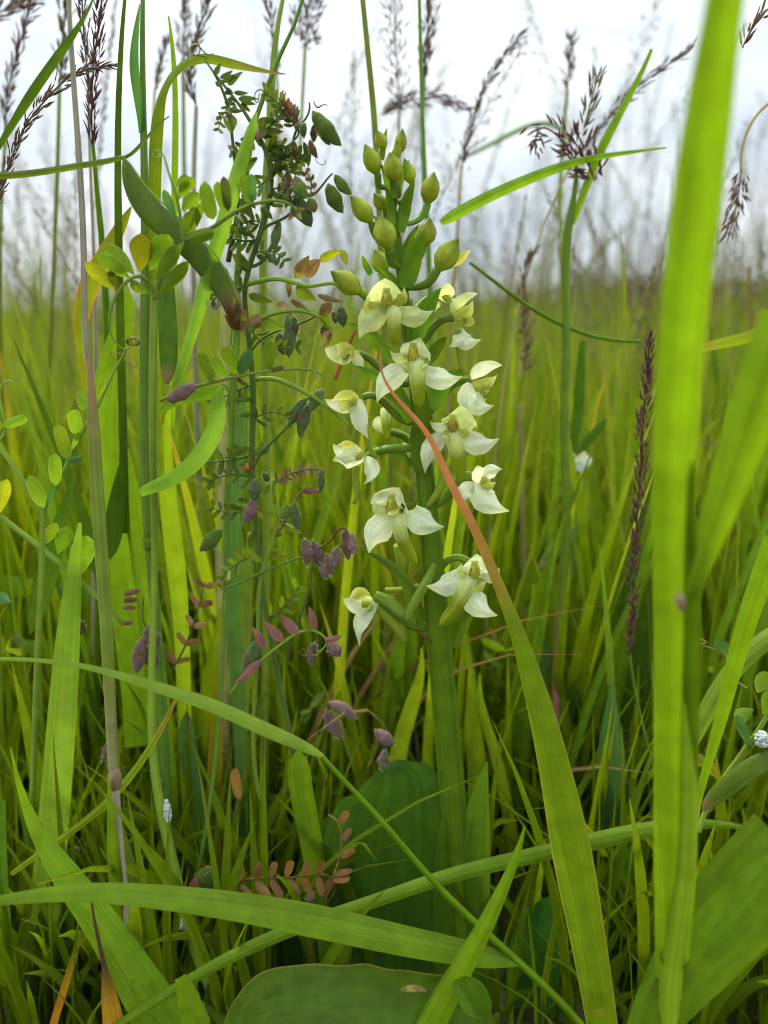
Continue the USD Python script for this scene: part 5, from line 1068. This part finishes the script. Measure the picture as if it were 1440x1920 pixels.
# vetch at the left edge
YL = .225
v4 = thing('vetch_plant', 'forked vetch with rows of small oblong leaflets at the left edge', 'vetch', W(60, 1500, .24))
obj('stem', tube([(80, 955, YL, 10), (79, 1015, YL, 12), (76, 1110, YL, 12), (71, 1218, YL + .002, 13), (66, 1350, .235, 12), (60, 1500, .24, 12)], n=30, ns=8), 'vetch_stem', v4)
obj('branch', tube([(80, 960, YL, 8), (60, 930, YL, 9), (36, 890, YL, 9), (0, 840, YL, 9), (-20, 812, YL, 8)], n=20, ns=8), 'vetch_stem', v4)
lf = obj('leaf', tube([(82, 957, YL, 7), (104, 915, YL - .001, 8), (126, 868, YL - .002, 7), (156, 806, YL - .003, 7), (184, 759, YL - .003, 6), (219, 686, YL - .003, 5), (232, 664, YL - .003, 4), (237, 652, YL - .003, 3)], n=40, ns=7), 'vetch_stem', v4)
leaflets(lf, [((84, 952), (54, 891), 24), ((106, 911), (103, 850), 23), ((127, 860), (108, 796), 24), ((146, 816), (136, 768), 25), ((160, 768), (152, 732), 18), ((184, 748), (196, 718), 12), ((124, 866), (154, 858), 13, 'grass_blue'), ((136, 850), (148, 810), 10), ((88, 950), (104, 910), 9, 'grass_blue')], YL - .003, 'vetch_leaf')
for c in [[(236, 655, YL - .003, 3), (218, 662, YL - .003, 2.5), (206, 662, YL - .003, 2.5), (212, 670, YL - .003, 2.5), (222, 678, YL - .003, 2)], [(234, 664, YL - .003, 2.5), (242, 682, YL - .003, 2.5), (256, 686, YL - .003, 2.5), (254, 676, YL - .003, 2), (240, 674, YL - .003, 2)]]:
    obj('tendril', tube(c, n=24, ns=5), 'tendril', lf)
for k in range(5):
    a = k * 1.3
    obj('tendril', tube([(246 + 9 * math.cos(a + j * .9) + 2 * k, 640 + 7 * math.sin(a + j * .9), YL - .004 - .0006 * j, 3.2) for j in range(8)], n=30, ns=5), 'tendril', lf)
lf = obj('leaf', tube([(-10, 830, YL, 6), (2, 760, YL, 5), (6, 720, YL, 4), (16, 714, YL, 3), (30, 724, YL, 2)], n=20, ns=6), 'vetch_stem', v4)
leaflets(lf, [((6, 800), (50, 783), 18), ((2, 805), (-20, 790), 18)], YL - .002, 'vetch_leaf')
obj('branch', tube([(-10, 958, .24, 9), (62, 1016, .24, 11), (125, 1066, .24, 11), (186, 1122, .24, 10), (230, 1170, .242, 9)], n=20, ns=7), 'vetch_stem', v4)
leaflets(v4, [((-14, 980), (14, 898), 30, 'vetch_yellow'), ((108, 1040), (128, 986), 30), ((138, 1092), (164, 1004), 44), ((86, 1020), (104, 980), 22), ((40, 1230), (16, 1200), 28), ((20, 1130), (-8, 1110), 22, 'grass_blue'), ((52, 1210), (18, 1196), 26, 'vetch_dark')], .242, 'vetch_leaf', 'obovate')
obj('large_leaf', petal((56, 1190), (142, 880), 40, .25, .248, prof='lance', cup=.2), 'grass_dark', v4)
obj('large_leaf', petal((206, 1050), (230, 850), 34, .248, prof='lance', cup=.2), 'grass_dark', v4)
pods(v4, [((138, 1150), (116, 1172), 24), ((136, 1176), (114, 1204), 26), ((156, 1164), (140, 1196), 20), ((206, 1385), (190, 1430), 16), ((148, 1590), (126, 1612), 22)], .25, 'pod_purple')
leaflets(v4, [((262, 1106), (232, 1114), 10, 'vetch_purple'), ((258, 1126), (232, 1128), 10, 'vetch_purple'), ((256, 1140), (228, 1140), 8, 'vetch_purple'), ((250, 1168), (224, 1168), 9, 'vetch_purple')], .245, 'vetch_purple')

# withered orange-brown vetch leaf by the dark basal leaf
v5 = thing('vetch_plant', 'withered vetch leaf with orange-brown leaflets before the dark basal leaf', 'vetch', W(560, 1830, .22))
lf = pinnate(v5, [(430, 1662, .215, 4), (500, 1646, .214, 4), (560, 1644, .213, 4), (618, 1644, .212, 4), (628, 1658, .212, 4), (616, 1690, .213, 3), (590, 1760, .215, 3), (556, 1830, .22, 3)], 7, 44, 15, .214, 'vetch_orange', t0=.05, t1=.50, ang=70, side=(.8, 1), stem='withered', shrink=.1)
lf = pinnate(v5, [(620, 1652, .212, 4), (636, 1610, .213, 4), (640, 1570, .213, 4), (632, 1540, .213, 3.5), (615, 1528, .214, 3)], 4, 40, 14, .213, 'vetch_orange', t0=.1, t1=.8, ang=45, side=(.0, 1), stem='withered', shrink=.1)
pods(v5, [((402, 1626), (374, 1680), 40, 'pod_green'), ((590, 1672), (572, 1690), 12, 'papery')], .222, 'pod_green')
leaflets(v5, [((360, 1650), (378, 1676), 22, 'vetch_purple'), ((450, 1500), (440, 1440), 18)], .222, 'vetch_orange')
v6 = thing('vetch_plant', 'vetch with a fat dark green pod at the right edge', 'vetch', W(1310, 1560, .20))
obj('stem', tube([(1450, 1320, .205, 8), (1400, 1400, .205, 9), (1350, 1470, .204, 9), (1310, 1560, .2, 9)], n=20, ns=7), 'vetch_stem', v6)
obj('pea_pod', long_pod([(1450, 1420, .198, 30), (1410, 1440, .198, 36), (1370, 1470, .199, 36), (1330, 1505, .2, 22), (1318, 1520, .2, 5)]), 'pod_smooth', v6)
obj('tendril', tube([(1300, 1182, .205, 3), (1312, 1198, .205, 3), (1326, 1206, .205, 3), (1310, 1208, .205, 3), (1330, 1214, .205, 3), (1366, 1246, .205, 4), (1400, 1290, .205, 5)], n=24, ns=5), 'tendril', v6)
leaflets(v6, [((1376, 1238), (1342, 1198), 26, 'grass_blue'), ((1420, 1300), (1440, 1260), 30), ((1414, 1330), (1380, 1350), 26), ((1430, 1340), (1455, 1290), 30), ((1408, 1410), (1380, 1340), 20, 'grass_blue'), ((1330, 1440), (1300, 1416), 24, 'vetch_yellow'), ((1350, 1462), (1322, 1424), 22, 'vetch_yellow')], .205, 'vetch_leaf', 'obovate')
v7 = thing('pea_pod', 'dark blurred pod slanting in the grass right of the orchid', 'pod', W(1015, 1062, .32))
obj('shell', long_pod([(1084, 985, .32, 6), (1070, 1005, .32, 26), (1040, 1035, .32, 28), (1018, 1058, .32, 16), (1010, 1066, .32, 3)]), 'pod_smooth', v7)

# spittle foam and the blurred white flower
def blob(x, y, w, h, Yb, seed):
    c = W(x, y, Yb)
    s = ppm(y, Yb)
    q = np.random.default_rng(seed)
    import trimesh
    o = []
    for k in range(170):
        d = nrm(q.normal(size=3)) * q.uniform(.2, 1) ** .5
        m = trimesh.creation.icosphere(subdivisions=1, radius=s * (min(w, h) * .5 + max(w, h) * .3) * q.uniform(.06, .17))
        p = c + d * np.array([w * .42, min(w, h) * .4, h * .42]) * s
        o.append((np.array(m.vertices) + p, np.array(m.faces), np.zeros((len(m.vertices), 2))))
    return join(o)


obj('spittle', blob(314, 1522, 12, 58, .222, 1), 'spittle', label='streak of white spittle foam on the thick vetch stem at lower left', cat='foam')
obj('spittle', blob(344, 1732, 24, 28, .214, 2), 'spittle', label='blob of white spittle foam just below the long level blade', cat='foam')
obj('spittle', blob(1430, 1386, 30, 38, .2, 3), 'spittle', label='white spittle foam at the right edge above the fat pod', cat='foam')
t = thing('white_flower', 'small blurred white flower in the grass right of the orchid', 'flower', W(1078, 900, .34))
for k in range(5):
    a = k * 1.257
    obj('petal', petal((1086, 864), (1086 + 24 * math.cos(a), 864 + 20 * math.sin(a)), 20, .34, .336, prof='obovate'), 'flower_far', t)
obj('stem', tube([(1086, 866, .342, 5), (1080, 960, .343, 5), (1076, 1100, .345, 5)], n=10, ns=5), 'culm_green', t)

instancer('seed_head_haze', 'hazy mass of purple-brown seed heads along the horizon', [stem_stuff(520 + i) for i in range(5)], 'seed_brown', scatter(70, 1.3, 5.0, 44, .62, 1.0, power=1.5))
instancer('seed_head_haze', 'hazy mass of tan and olive seed heads along the horizon', [stem_stuff(540 + i) for i in range(5)], 'seed_green', scatter(130, 1.1, 6.0, 45, .58, .95, power=1.4))
instancer('tall_meadow_grass', 'thin tall grass tips rising blurred past the horizon', [tuft(700 + i, 9, .24, .44, .09, .0016, .0038, .4) for i in range(6)], 'grass_tuft', scatter(620, .7, 6.0, 47, .72, 1.1, power=1.4))


def herb(seed):
    q = np.random.default_rng(seed)
    out = []
    for k in range(4):
        az, h = q.uniform(0, 6.28), q.uniform(.05, .13)
        s_ = np.linspace(0, 1, 10)
        P = np.stack([.05 * s_ ** 1.6 * math.cos(az), .05 * s_ ** 1.6 * math.sin(az), h * s_], 1)
        out.append(tube3(P, np.full(10, .0007), 5))
        for j in range(3, 10):
            for sg in (-1, 1):
                d = nrm(np.array([math.cos(az + sg * 1.5), math.sin(az + sg * 1.5), q.uniform(-.1, .8)]))
                Q = P[j] + d * (np.linspace(0, 1, 7) * q.uniform(.008, .015))[:, None]
                out.append(sheet(Q, .0055 * PROFILE['oblong'](np.linspace(0, 1, 7)) + 1e-5, np.full(7, q.uniform(-.8, .8)), nu=3, ref=Q[0] + [q.normal() * .5, -.5, 1.0]))
    return join(out)


instancer('low_grass', 'broader fresh green blades filling the sward around the orchid', [tuft(840 + i, 7, .07, .21, .03, .0036, .0075, .5) for i in range(6)], 'grass_low', [r for r in scatter(330, .262, .75, 49, .6, 1.15, power=1.3) if abs(r[0]) > .05 or r[1] > .30])
instancer('dry_grass', 'scattered straw coloured dead blades in the meadow', [tuft(800 + i, 5, .06, .22, .05, .0014, .003, .9) for i in range(5)], 'dry', scatter(220, .30, 2.2, 48, .7, 1.1, power=1.5))
instancer('low_herbs', 'small leafy vetches scattered low in the meadow', [herb(600 + i) for i in range(5)], 'vetch_leaf', scatter(80, .28, .9, 46, .5, .9, power=1.3), cat='herbs')
